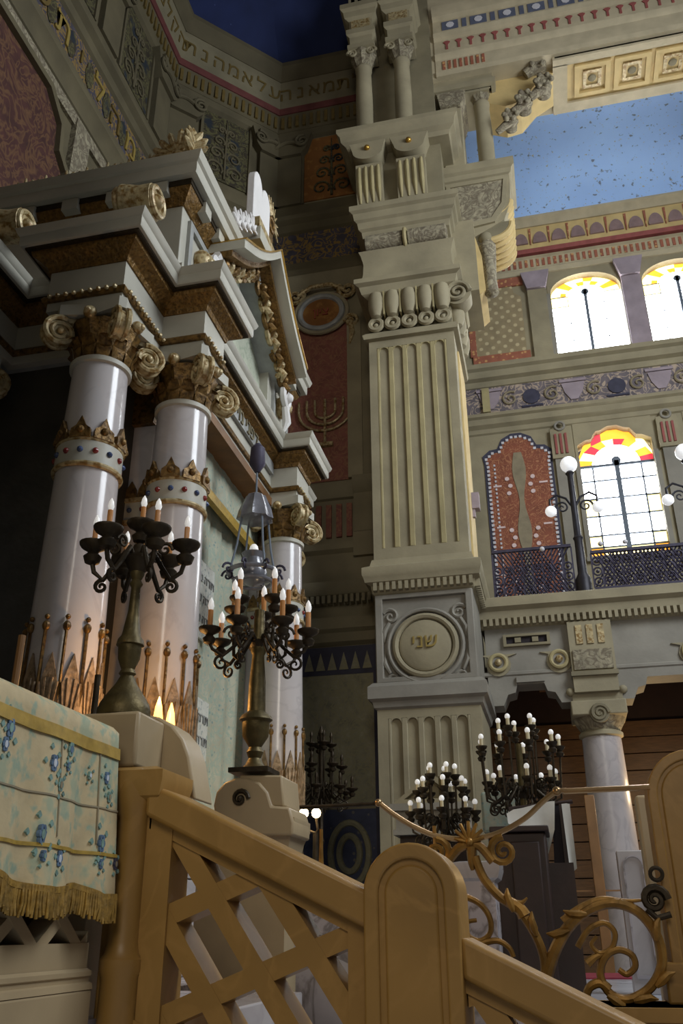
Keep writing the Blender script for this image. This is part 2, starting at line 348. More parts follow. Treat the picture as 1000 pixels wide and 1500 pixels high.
def mould(parent, name, m, fr, s0, s1, prof):
    """straight moulding on a wall frame: prof = [(out, z)]"""
    mb = MB(fr); n = len(prof)
    mb.add([(s0, o, z) for o, z in prof]+[(s1, o, z) for o, z in prof], [(i, i+1, n+i+1, n+i) for i in range(n-1)]+[tuple(range(n)), tuple(range(n, 2*n))[::-1]])
    return O(name, mb, m, parent)
def apse_upper(wall, fr, s0, s1, pil, panels, letters, cs0=None, cs1=None):
    c0 = s0 if cs0 is None else cs0; c1 = s1 if cs1 is None else cs1
    # frieze zone and its mouldings
    mould(wall, 'moulding', 'apse_stone', fr, c0, c1, [(0, 13.55), (.10, 13.6), (.13, 13.8), (.22, 13.9), (.22, 14.02), (.10, 14.1), (.10, 14.3), (.04, 14.35), (0, 14.35)])
    mould(wall, 'frieze', 'frieze_blue', fr, c0, c1, [(0, 14.35), (.03, 14.35), (.03, 15.15), (0, 15.15)])
    mould(wall, 'moulding', 'apse_stone', fr, c0, c1, [(0, 15.15), (.08, 15.2), (.10, 15.38), (.2, 15.45), (.2, 15.56), (.06, 15.66), (.06, 15.95), (0, 15.95)])
    # cornice: lower letter band, red line, upper letter band
    mould(wall, 'cornice', 'apse_stone', fr, c0, c1, [(0, 17.95), (.08, 18.0), (.1, 18.15), (.05, 18.2), (.05, 18.24), (0, 18.24)])
    mould(wall, 'letter_band', 'cornice_paint' if 0 else 'apse_stone', fr, c0, c1, [(0, 18.24), (.06, 18.24), (.10, 18.75), (0, 18.75)])
    mould(wall, 'red_band', 'red_dim', fr, c0, c1, [(0, 18.75), (.13, 18.75), (.15, 18.92), (0, 18.92)])
    mould(wall, 'letter_band', 'stone_dim', fr, c0, c1, [(0, 18.92), (.15, 18.92), (.22, 19.7), (0, 19.7)])
    mould(wall, 'cornice', 'apse_stone', fr, c0, c1, [(0, 19.7), (.24, 19.7), (.3, 19.85), (.42, 20.0), (.42, 20.12), (0, 20.12)])
    o, u, n = fr
    # raised gilt motifs of the two letter bands
    k = int((s1-s0)/.34); lets = letters
    for i in range(k):
        s = s0+(i+.5)*(s1-s0)/k
        p = o+u*s+n*.185+V3((0, 0, 19.3))
        tilt = (V3((0, 0, .78))+n*.07).normalized()
        uu = u if u.cross(tilt).dot(n) > 0 else -u
        lettering(lets[i % len(lets)], .52, p, uu, tilt, 'text_dim', wall, .015, 'letter')
    k = int((s1-s0)/.16); mb = MB(fr)
    for i in range(k):
        s = s0+(i+.5)*(s1-s0)/k; mb.box(s-.035, s+.035, .06, .115, 18.33, 18.66)
    O('letter_row', mb, 'text_dim', wall, kind='stuff')
    for s in pil:
        O('pilaster', MB(fr).box(s-.3, s+.3, 0, .12, 15.95, 17.35), 'apse_stone', wall)
        c = MB(fr); c.prism([(s-.3, 17.35), (s+.3, 17.35), (s+.42, 17.5), (s+.55, 17.95), (s-.55, 17.95), (s-.42, 17.5)], 'y', 0, .2)
        cap = O('pilaster_capital', c, 'apse_stone', wall)
        v = MB()
        for sg in (-1, 1):
            v.spiral(o+u*(s+sg*.34)+n*.24+V3((0, 0, 17.68)), u*sg, V3((0, 0, 1)), .17, 1.8, .045, .02, a0=1.2)
        v.tube([o+u*(s+q*.1)+n*.22+V3((0, 0, 17.62+.1*math.cos(q*.6))) for q in range(-3, 4)], .05)
        O('pilaster_scroll', v, 'apse_stone', cap)
    for a, b, mm in panels:
        O('painted_panel', MB(fr).box(a, b, 0, .03, 16.05, 17.9), mm, wall)
        f = MB(fr)
        f.box(a-.06, a, 0, .07, 15.98, 17.95); f.box(b, b+.06, 0, .07, 15.98, 17.95)
        O('panel_frame', f, 'apse_stone', wall)
apse_upper(wl, FR_L, 5.2, 12.3, [7.6, 9.6, 11.75], [(8.1, 9.1, 'arabesque'), (10.1, 11.25, 'arabesque'), (6.0, 7.1, 'arabesque')], 'אנמלקהש', 1.5, 12.3)
apse_upper(wc, FR_C, .05, CH-.05, [.25, CH-.2], [(.75, CH-.75, 'arabesque')], 'תנהמאלע')
apse_upper(wf, FR_F, -4.65, -2.6, [-4.4], [(-4.05, -2.7, 'orange_paint')], 'הנאמתלש', -4.7, -2.0)
# arabesque sprays on the orange panel and the corner panel
def spray(fr, s, z, h, wall, m):
    mb = MB(); o, u, n = fr; c = o+u*s+n*.05
    mb.tube([c+V3((0, 0, z+h*t)) for t in (0, .3, .6, 1)], [.03, .03, .025, .01])
    for k, (t, R) in enumerate(((.15, .2), (.4, .17), (.62, .13), (.82, .09))):
        for sg in (-1, 1):
            mb.spiral(c+u*sg*R*1.25+V3((0, 0, z+h*t)), u*(-sg), V3((0, 0, 1)), R*h*.62, 1.5, .026, .015, a0=-.6)
    return O('arabesque', mb, m, wall)
spray(FR_F, -3.42, 16.1, 1.7, wf, 'arabesque'); spray(FR_C, CH/2, 16.1, 1.7, wc, 'apse_stone')
spray(FR_L, 10.65, 16.1, 1.7, wl, 'apse_stone'); spray(FR_L, 8.6, 16.1, 1.7, wl, 'apse_stone')
# golden letters in the left frieze
for i, ch in enumerate('אשתילהמנ'):
    s = 7.1+i*.62; lettering(ch, .72, (-6.455, s, 14.74), (0, 1, 0), (0, 0, 1), 'text_gold' if i % 2 == 0 else 'text_dim', wl, .02, 'letter')
for i in range(7): O('frieze_motif', MB(FR_L).prism(disc(8, 7.4+i*.62, 14.74, .13, .3), 'y', .03, .05), 'arabesque', wl)
# ---- left wall below the frieze: red panels with shaped frames and carved bands
for a, b in ((2.0, 5.6), (6.0, 8.95), (9.6, 12.1)):
    zt = 13.3
    sh = [(a, 8.2), (b, 8.2), (b, 12.2), (b-.25, 12.4), (b-.3, 12.9), (b-.7, 13.25), (a+.7, 13.25), (a+.3, 12.9), (a+.25, 12.4), (a, 12.2)]
    cx, cz = (a+b)/2, 11
    O('red_panel', MB(FR_L).prism(sh, 'y', 0, .03), 'red_dark', wl)
    O('panel_frame', MB(FR_L).prism([(cx+(x-cx)*1.07, cz+(z-cz)*1.05) for x, z in sh], 'y', 0, .12, hole=sh), 'apse_stone', wl)
for s in (5.8, 9.28):
    O('carved_strip', MB(FR_L).box(s-.22, s+.22, 0, .1, 8, 13.5), 'stone_carved', wl)
mould(wl, 'carved_band', 'stone_carved', FR_L, 1.5, 12.3, [(0, 13.36), (.06, 13.36), (.09, 13.55), (0, 13.55)])
mould(wl, 'moulding', 'apse_stone', FR_L, 1.5, 12.3, [(0, 7.4), (.15, 7.5), (.25, 7.7), (.25, 7.85), (.08, 8.0), (0, 8.0)])
mould(wc, 'moulding', 'apse_stone', FR_C, 0, CH, [(0, 7.4), (.15, 7.5), (.25, 7.7), (.25, 7.85), (.08, 8.0), (0, 8.0)])
O('red_panel', MB(FR_C).box(.4, CH-.4, 0, .03, 8.3, 13.2), 'red_dark', wc)
O('panel_frame', MB(FR_C).prism([(.3, 8.2), (CH-.3, 8.2), (CH-.3, 13.3), (.3, 13.3)], 'y', 0, .1, hole=[(.4, 8.3), (CH-.4, 8.3), (CH-.4, 13.2), (.4, 13.2)]), 'apse_stone', wc)
# ---- far wall details between the ark and the pier
mould(wf, 'base_moulding', 'stone_dim', FR_F, -4.7, -2.4, [(0, 5.95), (.10, 6.0), (.12, 6.15), (.2, 6.2), (.2, 6.4), (.08, 6.42), (.08, 6.75), (.22, 6.8), (.3, 6.92), (.3, 7.02), (.12, 7.08), (.12, 7.5), (0, 7.5)])
d = MB(FR_F)
for i in range(22): d.box(-4.65+i*.1, -4.65+i*.1+.055, .1, .26, 6.64, 6.78)
O('dentil_row', d, 'stone_dim', wf, kind='stuff')
mould(wf, 'plinth_block', 'stone_dim', FR_F, -3.0, -2.45, [(0, 7.5), (.2, 7.5), (.2, 7.95), (.12, 8.0), (.12, 8.75), (.2, 8.82), (.26, 8.95), (.26, 9.05), (0, 9.1)])
mould(wf, 'sill', 'stone_dim', FR_F, -4.7, -3.0, [(0, 7.5), (.06, 7.5), (.06, 7.62), (.14, 7.68), (.14, 7.8), (0, 7.85)])
mould(wf, 'sill', 'stone_dim', FR_F, -4.7, -3.0, [(0, 8.7), (.06, 8.72), (.12, 8.85), (.12, 9.0), (0, 9.05)])
for i in range(6):
    s = -4.1+i*.19
    O('red_flute', MB(FR_F).box(s, s+.1, 0, .05, 7.95, 8.6), 'red_panel', wf)
O('red_panel', MB(FR_F).box(-4.3, -3.1, 0, .02, 9.1, 13.45), 'red_panel', wf)
O('pilaster_strip', MB(FR_F).box(-3.1, -2.82, 0, .1, 9.1, 12.6), 'stone', wf)
O('pilaster_strip', MB(FR_F).box(-2.8, -2.48, 0, .17, 9.1, 12.9), 'stone_dim', wf)
mould(wf, 'moulding', 'stone_dim', FR_F, -4.7, -2.45, [(0, 13.5), (.1, 13.52), (.2, 13.75), (.2, 13.9), (.08, 14.0), (0, 14.0)])
# shield medallion with gilt inscription
mc = pY(472, 463, FAR); mcx, mcz = mc.x, mc.z
O('medallion', MB(FR_F).prism(disc(28, mcx, mcz, .38, .34), 'y', 0, .12), 'orange_paint', wf, label='ochre oval medallion with red lettering')
O('medallion_ring', MB().ring((mcx, FAR-.12, mcz), .44, .06, 'y', sz=.9), 'ark_grey', wf)
O('medallion_ring', MB().ring((mcx, FAR-.1, mcz), .54, .045, 'y', sz=.9), 'stone', wf)
lettering('ןויצ', .26, (mcx, FAR-.135, mcz), (1, 0, 0), (0, 0, 1), 'text_red', wf)
sc = MB()
for sg in (-1, 1):
    sc.spiral((mcx+sg*.55, FAR-.1, mcz+.5), (sg, 0, 0), (0, 0, 1), .2, 1.6, .05, .03, a0=2.4)
    sc.spiral((mcx+sg*.62, FAR-.1, mcz-.3), (-sg, 0, 0), (0, 0, 1), .17, 1.6, .045, .03)
    sc.tube([(mcx+sg*.6, FAR-.1, mcz-.3), (mcx+sg*.64, FAR-.1, mcz-.6), (mcx+sg*.58, FAR-.1, mcz-.85)], [.05, .06, .02])
sc.tube([(mcx-.5, FAR-.1, mcz+.5), (mcx-.2, FAR-.12, mcz+.68), (mcx+.2, FAR-.12, mcz+.68), (mcx+.5, FAR-.1, mcz+.5)], .05)
O('scroll_frame', sc, 'gilt_pale', wf)
# gilded menorah relief on the red panel
mn = MB(); b0 = pY(473, 640, FAR); cx = b0.x+.05; z0 = pY(473, 646, FAR).z; zt = pY(473, 588, FAR).z
mn.tube([(cx, FAR-.06, z0-.1), (cx, FAR-.06, zt)], .028)
for R in (.2, .36, .52):
    pts = [(cx+R*math.cos(a), FAR-.06, zt-.25-(R*.85)*math.sin(a)) for a in [PI*i/12 for i in range(13)]]
    mn.tube([(cx+R, FAR-.06, zt)]+pts+[(cx-R, FAR-.06, zt)], .026)
mn.box(cx-.16, cx+.16, FAR-.1, FAR, z0-.16, z0-.08)
O('menorah_relief', mn, 'gilt_pale', wf, label='gilded seven-branched menorah on the red panel')
# lower brocade panel with navy border, and blue tile field
O('brocade_panel', MB(FR_F).box(-4.6, -2.72, 0, .02, 3.35, 5.45), 'brocade_wall', wf)
O('border_band', MB(FR_F).box(-4.6, -2.72, 0, .03, 5.45, 5.93), 'border_navy', wf)
O('border_strip', MB(FR_F).box(-2.72, -2.5, 0, .05, 0, 5.93), 'border_navy', wf)
d = MB(FR_F)
for i in range(9): d.prism([(-4.5+i*.2, 5.53), (-4.34+i*.2, 5.53), (-4.42+i*.2, 5.83)], 'y', .03, .045)
O('border_motif', d, 'brocade_wall', wf, kind='stuff')
O('tile_panel', MB(FR_F).box(-4.6, -2.72, 0, .03, 1.0, 3.3), 'tile_blue', wf)
O('tile_rosette', MB().ring((-3.15, FAR-.04, 2.65), .3, .05, 'y', sz=1.5).ring((-3.15, FAR-.04, 2.65), .16, .05, 'y', sz=1.6), 'brocade_wall', wf)
# ================================================================== THE GREAT PIER
PX0, PX1, PY0 = -2.45, -.92, 13.0
pier = E('fluted_pier', (-1.7, 13.6, 0), 'towering square stone pier with fluted shaft and medallion block', 'pier')
def around(x0, x1, y0, y1): return [(x0, y1), (x0, y0), (x1, y0), (x1, y1)][::1]
def pmould(name, m, prof, x0=PX0, x1=PX1, y0=PY0, y1=14.7):
    # path so that 'out' (right of travel) points away from the pier
    return O(name, MB().sweep(prof, [(x0, y1), (x0, y0), (x1, y0), (x1, y1)][::1] if False else [(x0, y1), (x0, y0), (x1, y0), (x1, y1)]), m, pier)
def flutes(x0, x1, z0, z1, n, yf, dep, m, mback, wr=.36, arch=True, inverted=False):
    O('flute_back', MB().box(x0, x1, yf+dep, yf+dep+.02, z0, z1), mback, pier)
    p = (x1-x0)/n; r = p*(1-wr)/2; 
    for i in range(n+1):
        xc = x0+i*p; a = max(x0, xc-p*wr/2); b = min(x1, xc+p*wr/2)
        O('flute_rib', MB().box(a, b, yf, yf+dep, z0, z1), m, pier, bevel=.012)
    for i in range(n):
        xc = x0+(i+.5)*p
        arc = [(xc+r*math.cos(t), z1-r+r*math.sin(t)) for t in [PI*k/8 for k in range(9)]]
        O('flute_head', MB().prism(arc+[(xc-r, z1+.001), (xc+r, z1+.001)], 'y', yf, yf+dep), m, pier)
O('pier_core', MB().box(PX0+.02, PX1-.01, PY0+.1, 14.8, 0, 16.2), 'stone', pier)
# lower fluted stage
O('pier_stage', MB().box(PX0, PX1, PY0+.08, 14.7, 1.05, 4.55), 'stone', pier)
flutes(PX0+.16, PX1-.16, 1.5, 4.42, 5, PY0, .05, 'stone', 'stone')
O('pier_frame', MB().box(PX0, PX0+.16, PY0, PY0+.06, 1.05, 4.55).box(PX1-.16, PX1, PY0, PY0+.06, 1.05, 4.55).box(PX0+.16, PX1-.16, PY0, PY0+.06, 4.42, 4.55).box(PX0+.16, PX1-.16, PY0, PY0+.06, 1.05, 1.5), 'stone', pier)
O('pier_base', MB().sweep([(0, 0), (.25, 0), (.25, .7), (.18, .8), (.12, 1.0), (0, 1.05)], [(PX0, 14.7), (PX0, PY0), (PX1, PY0), (PX1, 14.7)]), 'stone', pier)
pmould('string_course', 'stone_grey', [(0, 4.55), (.04, 4.58), (.06, 4.66), (.12, 4.7), (.12, 4.88), (.05, 4.95), (0, 4.95)])
# medallion block
O('medallion_block', MB().box(PX0, PX1, PY0+.04, 14.7, 4.95, 6.35), 'stone_grey', pier)
fx0, fx1, fz0, fz1 = PX0+.12, PX1-.12, 5.03, 6.28
O('block_frame', MB().prism([(PX0, 4.95), (PX1, 4.95), (PX1, 6.35), (PX0, 6.35)], 'y', PY0-.03, PY0+.04, hole=[(fx0, fz0), (fx1, fz0), (fx1, fz1), (fx0, fz1)]), 'stone_grey', pier, bevel=.015)
mdx, mdz = pY(623, 945, 13).x, pY(623, 945, 13).z
O('medallion', MB().lathe([(.001, 0), (.36, .02), (.40, .0), (.42, -.06)], seg=32), 'stone', pier, local=True).matrix_local = Matrix.Translation(V3((mdx, PY0-.02, mdz))-WORLD[pier]) @ Matrix.Rotation(PI/2, 4, 'X')
O('medallion_ring', MB().ring((mdx, PY0-.01, mdz), .46, .05, 'y', 36), 'stone', pier)
O('medallion_ring', MB().ring((mdx, PY0+.0, mdz), .57, .035, 'y', 36), 'stone_grey', pier)
lettering('ינש', .3, (mdx, PY0-.04, mdz+.05), (1, 0, 0), (0, 0, 1), 'text_gold', pier, .012)
for sx in (-1, 1):
    for sz in (-1, 1):
        lf = MB(); c = V3((mdx+sx*.53, PY0+.03, mdz+sz*.5))
        lf.spiral(c, (sx, 0, 0), (0, 0, sz), .13, 1.4, .035, .02, a0=.5)
        lf.tube([c+V3((sx*.02, 0, -sz*.1)), c+V3((sx*.1, -.02, -sz*.25)), c+V3((sx*.1, 0, -sz*.42))], [.03, .045, .01])
        O('corner_leaf', lf, 'stone_grey', pier)
pmould('dentil_course', 'stone', [(0, 6.35), (.03, 6.38), (.05, 6.5), (.13, 6.54), (.15, 6.62), (.17, 6.66), (.17, 6.78), (.06, 6.84), (.03, 6.95), (0, 6.95)])
d = MB()
for i in range(16): x = PX0+.0+i*.1; d.box(x, x+.055, PY0-.12, PY0, 6.4, 6.53)
for i in range(14): y = PY0+.05+i*.1; d.box(PX1, PX1+.12, y, y+.055, 6.4, 6.53)
O('dentil_row', d, 'stone', pier, kind='stuff')
# fluted shaft
O('shaft', MB().box(PX0, PX1, PY0+.08, 14.7, 6.95, 11.25), 'stone', pier)
flutes(PX0+.14, PX1-.14, 7.15, 11.05, 5, PY0, .035, 'stone_flute', 'stone', .36)
O('shaft_frame', MB().box(PX0, PX0+.14, PY0, PY0+.06, 6.95, 11.25).box(PX1-.14, PX1, PY0, PY0+.06, 6.95, 11.25).box(PX0+.14, PX1-.14, PY0, PY0+.06, 11.05, 11.25).box(PX0+.14, PX1-.14, PY0, PY0+.06, 6.95, 7.15), 'stone', pier)
O('side_strip', MB().box(PX1, PX1+.03, 13.5, 14.6, 6.95, 11.1), 'cornice_yellow', pier)
O('wall_lamp', MB().box(PX1, PX1+.16, 13.95, 14.12, 8.15, 8.45).box(PX1+.02, PX1+.08, 13.98, 14.06, 8.0, 8.15), 'mauve', pier, label='small pale box fixed to the pier side')
# capital
pmould('astragal', 'stone', [(0, 11.2), (.08, 11.22), (.1, 11.3), (.05, 11.36), (0, 11.4)])
O('capital_block', MB().box(PX0+.02, PX1-.02, PY0+.04, 14.7, 11.3, 12.2), 'stone_dim', pier)
for i in range(5):                                    # scalloped lip
    x = PX0+.15+i*.305
    O('scallop', MB().ring((x, PY0-.06, 11.52), .11, .05, 'y', 14, 6).ball((x, PY0-.04, 11.5), .06), 'stone', pier)
egg = MB().lathe([(.03, -.3), (.1, -.26), (.15, -.1), (.155, .1), (.125, .24), (.05, .3)], (0, 0, 0), 14)
e0 = O('egg', egg, 'stone', pier, local=True); n_e = 0
for i in range(5):
    x = PX0+.17+i*.3; p = V3((x, PY0-.08, 11.92))
    (e0 if i == 0 else link(e0, pier)).location = p-WORLD[pier]
    if i < 4: O('dart', MB().box(x+.135, x+.165, PY0-.17, PY0+.05, 11.66, 12.18), 'stone_flute', pier)
for i in range(4):
    p = V3((PX1+.05, PY0+.28+i*.32, 11.75)); link(e0, pier, p)
O('corner_volute', MB().spiral((PX1+.12, PY0-.06, 12.0), (1, 0, 0), (0, 0, 1), .22, 2, .05, .02).prism(disc(20, PX1+.12, 12.0, .24), 'y', PY0-.02, PY0+.3), 'stone', pier)
O('corner_volute', MB().spiral((PX1+.2, PY0+.7, 11.9), (0, 1, 0), (0, 0, 1), .2, 2, .05, .02).prism(disc(20, PY0+.7, 11.9, .22), 'x', PX1, PX1+.18), 'stone', pier)
pmould('capital_cornice', 'stone', [(0, 12.15), (.05, 12.18), (.1, 12.22), (.14, 12.36), (.22, 12.4), (.22, 12.5), (.1, 12.55), (0, 12.55)])
O('flared_block', MB().sweep([(0, 12.5), (.1, 12.52), (.07, 12.7), (.06, 12.95), (.1, 13.12), (.14, 13.2), (0, 13.22)], [(PX0, 14.7), (PX0, PY0), (PX1, PY0), (PX1, 14.7)]), 'stone', pier)
for a, b in ((PX0-.02, -1.72), (-1.66, PX1+.02)):
    O('cushion_roll', MB().tube([(a, PY0-.05, 13.4), (a+.03, PY0-.05, 13.4), (b-.03, PY0-.05, 13.4), (b, PY0-.05, 13.4)], [.1, .19, .19, .1], 12), 'stone_carved', pier)
O('roll_clasp', MB().ring((-1.69, PY0-.05, 13.4), .2, .04, 'x', 20), 'stone_flute', pier)
O('neck_block', MB().box(PX0, PX1, PY0, 14.7, 13.2, 16.0), 'stone_dim', pier)
pmould('stepped_cornice', 'stone', [(0, 13.56), (.06, 13.58), (.08, 13.72), (.13, 13.76), (.15, 13.9), (.2, 13.94), (.22, 14.08), (.28, 14.12), (.28, 14.24), (0, 14.3)])
# two fluted consoles carrying twin colonnettes
for xa, xb in ((-2.64, -2.02), (-1.83, -1.17)):
    prof = [(PY0+.1, 14.28), (PY0-.1, 14.3), (PY0-.2, 14.6), (PY0-.27, 15.0), (PY0-.25, 15.3), (PY0+.1, 15.3)]
    c = O('console', MB().prism(prof, 'x', xa+.05, xb-.05), 'stone', pier)
    for k in range(4):
        x = xa+.12+k*(xb-xa-.24)/3
        O('console_flute', MB().tube([(x, PY0-.13, 14.4), (x, PY0-.22, 14.65), (x, PY0-.28, 15.0), (x, PY0-.27, 15.2)], [.02, .042, .042, .03], 8), 'stone_flute', c)
    xm = (xa+xb)/2
    sh = [(xa-.05, 15.78)]+[(xm-.3+.6*(1-math.cos(PI*k/10))/2, 15.55-.22*math.sin(PI*k/10)) for k in range(11)]+[(xb+.05, 15.78)]
    O('console_apron', MB().prism(sh, 'y', PY0-.36, PY0+.1), 'stone', pier)
    O('gilt_boss', MB().ball((xm, PY0-.38, 15.6), .06, 12), 'gold', pier)
O('abacus', MB().sweep([(0, 15.76), (.3, 15.76), (.33, 15.86), (.42, 15.92), (.44, 16.06), (.5, 16.12), (.5, 16.22), (.0, 16.24)], [(PX0, 14.7), (PX0-.0, PY0+.1), (PX1-.1, PY0+.1), (PX1-.1, 14.7)]), 'stone', pier)
COLN = [(.22, 16.22), (.22, 16.28), (.2, 16.3), (.23, 16.36), (.2, 16.42), (.175, 16.46), (.18, 17.2), (.16, 18.15), (.18, 18.18), (.18, 18.23), (.16, 18.26)]
def colonnette(x, y, dz=0, s=1, par=None):
    c = O('colonnette', MB().lathe([(r*s, z) for r, z in COLN], (x, y, dz), 20), 'stone', par)
    k = MB().lathe([(.16*s, 18.26), (.19*s, 18.35), (.27*s, 18.62)], (x, y, dz), 16, mod=lambda a, z: 1+.07*math.cos(8*a))
    O('colonnette_capital', k, 'stone_carved', c)
    for sx in (-1, 1): O('volute', MB().spiral((x+sx*.2*s, y-.2*s, 18.56+dz), (sx, 0, 0), (0, 0, 1), .11*s, 1.6, .035, .02), 'stone', c)
    O('colonnette_abacus', MB().box(x-.29*s, x+.29*s, y-.29*s, y+.29*s, 18.64+dz, 18.74+dz), 'stone', c)
    return c
colonnette(-2.42, 12.95, par=pier); colonnette(-1.6, 12.95, par=pier)
O('colonnette_wall', MB().box(-2.45, -1.0, 13.3, 14.6, 16.2, 22), 'stone_dim', pier)
for x in (-2.42, -1.6):
    O('impost_block', MB().sweep([(0, 18.74), (.02, 18.78), (.03, 19.0), (.09, 19.05), (.09, 19.2), (.03, 19.22), (.03, 19.5), (.12, 19.55), (.14, 19.7), (.2, 19.76), (.2, 19.9), (.04, 19.95), (.04, 21.5), (0, 21.5)], [(x-.22, 13.3), (x-.22, 12.73), (x+.22, 12.73), (x+.22, 13.3)]), 'stone', pier)
    O('gilt_leaf_row', MB().box(x-.2, x+.2, 12.66, 12.72, 19.24, 19.48), 'gilt_pale', pier)
    for k in range(3): O('colonnette_fluting', MB().box(x-.2+.15*k, x-.12+.15*k, 12.69, 12.73, 19.98, 20.8), 'stone_flute', pier)
# right wing of the pier: carved panel, ribbed corbels, pilaster, colonnette
BZ0 = pY(900, 60, 13.35).z; WY = 13.55; _before = set(pier.children)
q0 = pY(651, 329, WY); q1 = pY(744, 262, WY); WX1 = pY(750, 300, WY).x
wing = O('wing_block', MB().prism([(PX1-.05, 13.9), (PX1+.35, 13.95), (WX1-.18, 14.35), (WX1-.04, 14.75), (WX1, 15.2), (WX1, 15.5), (PX1-.05, 15.5)], 'y', WY, 14.6), 'stone', pier)
O('carved_panel', MB().prism([(PX1+.1, 14.3), (WX1-.42, 14.42), (WX1-.2, 14.75), (WX1-.12, 15.35), (PX1+.1, 15.35)], 'y', WY-.025, WY), 'stone_carved', pier)
O('panel_border', MB().prism([(PX1+.02, 14.2), (WX1-.36, 14.3), (WX1-.12, 14.7), (WX1-.03, 15.43), (PX1+.02, 15.43)], 'y', WY-.05, WY, hole=[(PX1+.1, 14.3), (WX1-.42, 14.42), (WX1-.2, 14.75), (WX1-.12, 15.35), (PX1+.1, 15.35)]), 'stone', pier)
for t in range(2):
    for k in range(6):
        y = WY+.06+k*.17; zz = 14.75-.55*t; xx = WX1-.03-.02*t
        O('corbel_rib', MB().tube([(xx-.42*(1-math.sin(a)), y, zz-.36*math.cos(a)+.1) for a in [PI/2*i/7 for i in range(8)]], .065, 8), 'cornice_yellow', pier)
    O('corbel_core', MB().prism([(PX1, zz+.1), (PX1, zz-.3)]+[(xx-.42*(1-math.sin(a))-.03, zz-.36*math.cos(a)+.12) for a in [PI/2*i/7 for i in range(8)]], 'y', WY+.02, 14.6), 'stone_dim', pier)
O('wing_slab', MB().sweep([(0, 15.5), (.04, 15.52), (.06, 15.62), (.12, 15.66), (.12, 15.84), (0, 15.86)], [(PX1-.05, 14.7), (PX1-.05, WY), (WX1, WY), (WX1, 14.7)]), 'stone', pier)
pa = pY(651, 240, WY+.05); pb = pY(682, 240, WY+.05)
O('wing_pilaster', MB().box(pa.x, pb.x, WY+.05, 14.5, 15.86, 17.65), 'stone', pier, bevel=.02)
O('wing_pilaster_capital', MB().prism([(pa.x, 17.65), (pb.x, 17.65), (pb.x+.12, 18.05), (pa.x-.06, 18.05)], 'y', WY-.05, 14.5), 'stone_carved', pier)
cc = pY(713, 232, WY+.25)
colonnette(cc.x, WY+.25, -.42*1, .95, pier)
O('wing_entablature', MB().sweep([(0, 18.05), (.08, 18.07), (.1, 18.2), (.04, 18.24), (.04, 18.5), (0, 18.5)], [(PX1-.05, 14.7), (PX1-.05, WY), (WX1-.15, WY), (WX1-.15, 14.7)]), 'stone', pier)
O('wing_core', MB().box(PX1-.05, WX1-.2, WY+.03, 14.6, 18.0, BZ0+.3), 'stone', pier)
for o_ in pier.children:
    if o_ not in _before: o_.location.z -= .3
# scroll console and roll on the pier's right flank
O('flank_block', MB().box(PX1, PX1+.5, 13.35, 14.6, 12.3, 14.0), 'stone', pier)
O('flank_panel', MB().prism([(PX1+.5, 12.3), (PX1+.62, 12.4), (PX1+.6, 13.2), (PX1+.5, 13.7)], 'y', 13.5, 14.5), 'cornice_yellow', pier)
O('flank_roll', MB().lathe([(.03, -.75), (.13, -.68), (.11, -.3), (.14, .1), (.16, .45), (.11, .55)], (PX1+.72, 13.62, 13.05), 14), 'stone_carved', pier)
O('flank_roll_boss', MB().ball((PX1+.7, 13.58, 13.68), .13, 12), 'stone_dim', pier)
# ================================================================== BEAM ABOVE THE NAVE OPENING
bt = E('trim_1', (3, 13.4, 18.3), 'painted stone beam with coffered soffit over the blue vault', 'beam', kind=ST)
BZ = pY(900, 60, 13.35).z
O('beam', MB().box(PX1-.1, 9, 13.4, 14.9, BZ, 23), 'cornice_paint', bt)
O('beam_soffit', MB().box(1.55, 9, 13.45, 14.85, BZ-.04, BZ), 'cornice_yellow', bt)
for i in range(9):
    x = 1.95+i*.82
    O('coffer', MB().prism([(x, 13.7), (x+.74, 13.7), (x+.74, 14.5), (x, 14.5)], 'z', BZ-.1, BZ-.04, hole=[(x+.1, 13.8), (x+.64, 13.8), (x+.64, 14.4), (x+.1, 14.4)]), 'cornice_yellow', bt)
    O('coffer_inner', MB().prism([(x+.18, 13.88), (x+.56, 13.88), (x+.56, 14.32), (x+.18, 14.32)], 'z', BZ-.075, BZ-.04, hole=[(x+.25, 13.95), (x+.49, 13.95), (x+.49, 14.25), (x+.25, 14.25)]), 'gilt_pale', bt)
    O('coffer_rosette', MB().ball((x+.37, 14.1, BZ-.05), .09, 10, .5), 'stone_dim', bt)
O('soffit_edge', MB().box(1.5, 9, 13.45, 13.62, BZ-.1, BZ).box(1.5, 9, 14.6, 14.85, BZ-.1, BZ).box(1.5, 1.8, 13.6, 14.6, BZ-.1, BZ), 'cornice_paint', bt)
FRB = (V3((0, 13.4, 0)), V3((1, 0, 0)), V3((0, -1, 0)))
bl = BZ
mould(bt, 'beam_moulding', 'cornice_paint', FRB, PX1, 9, [(0, bl), (.04, bl), (.06, bl+.12), (.02, bl+.16), (.02, bl+.5), (.06, bl+.54), (.09, bl+.64), (.03, bl+.7), (.03, bl+1.1), (.1, bl+1.14), (.14, bl+1.24), (.06, bl+1.3), (.06, bl+1.7), (.16, bl+1.75), (.2, bl+1.9), (.2, bl+2.05), (0, bl+2.1)])
for i in range(24):
    x = PX1+.25+i*.26
    O('red_motif', MB(FRB).prism([(x, bl+.80), (x+.05, bl+.80), (x+.05, bl+.95), (x+.1, bl+1.02), (x+.05, bl+1.05), (x, bl+1.05), (x-.05, bl+1.02), (x, bl+.95)], 'y', .03, .05), 'cornice_red', bt)
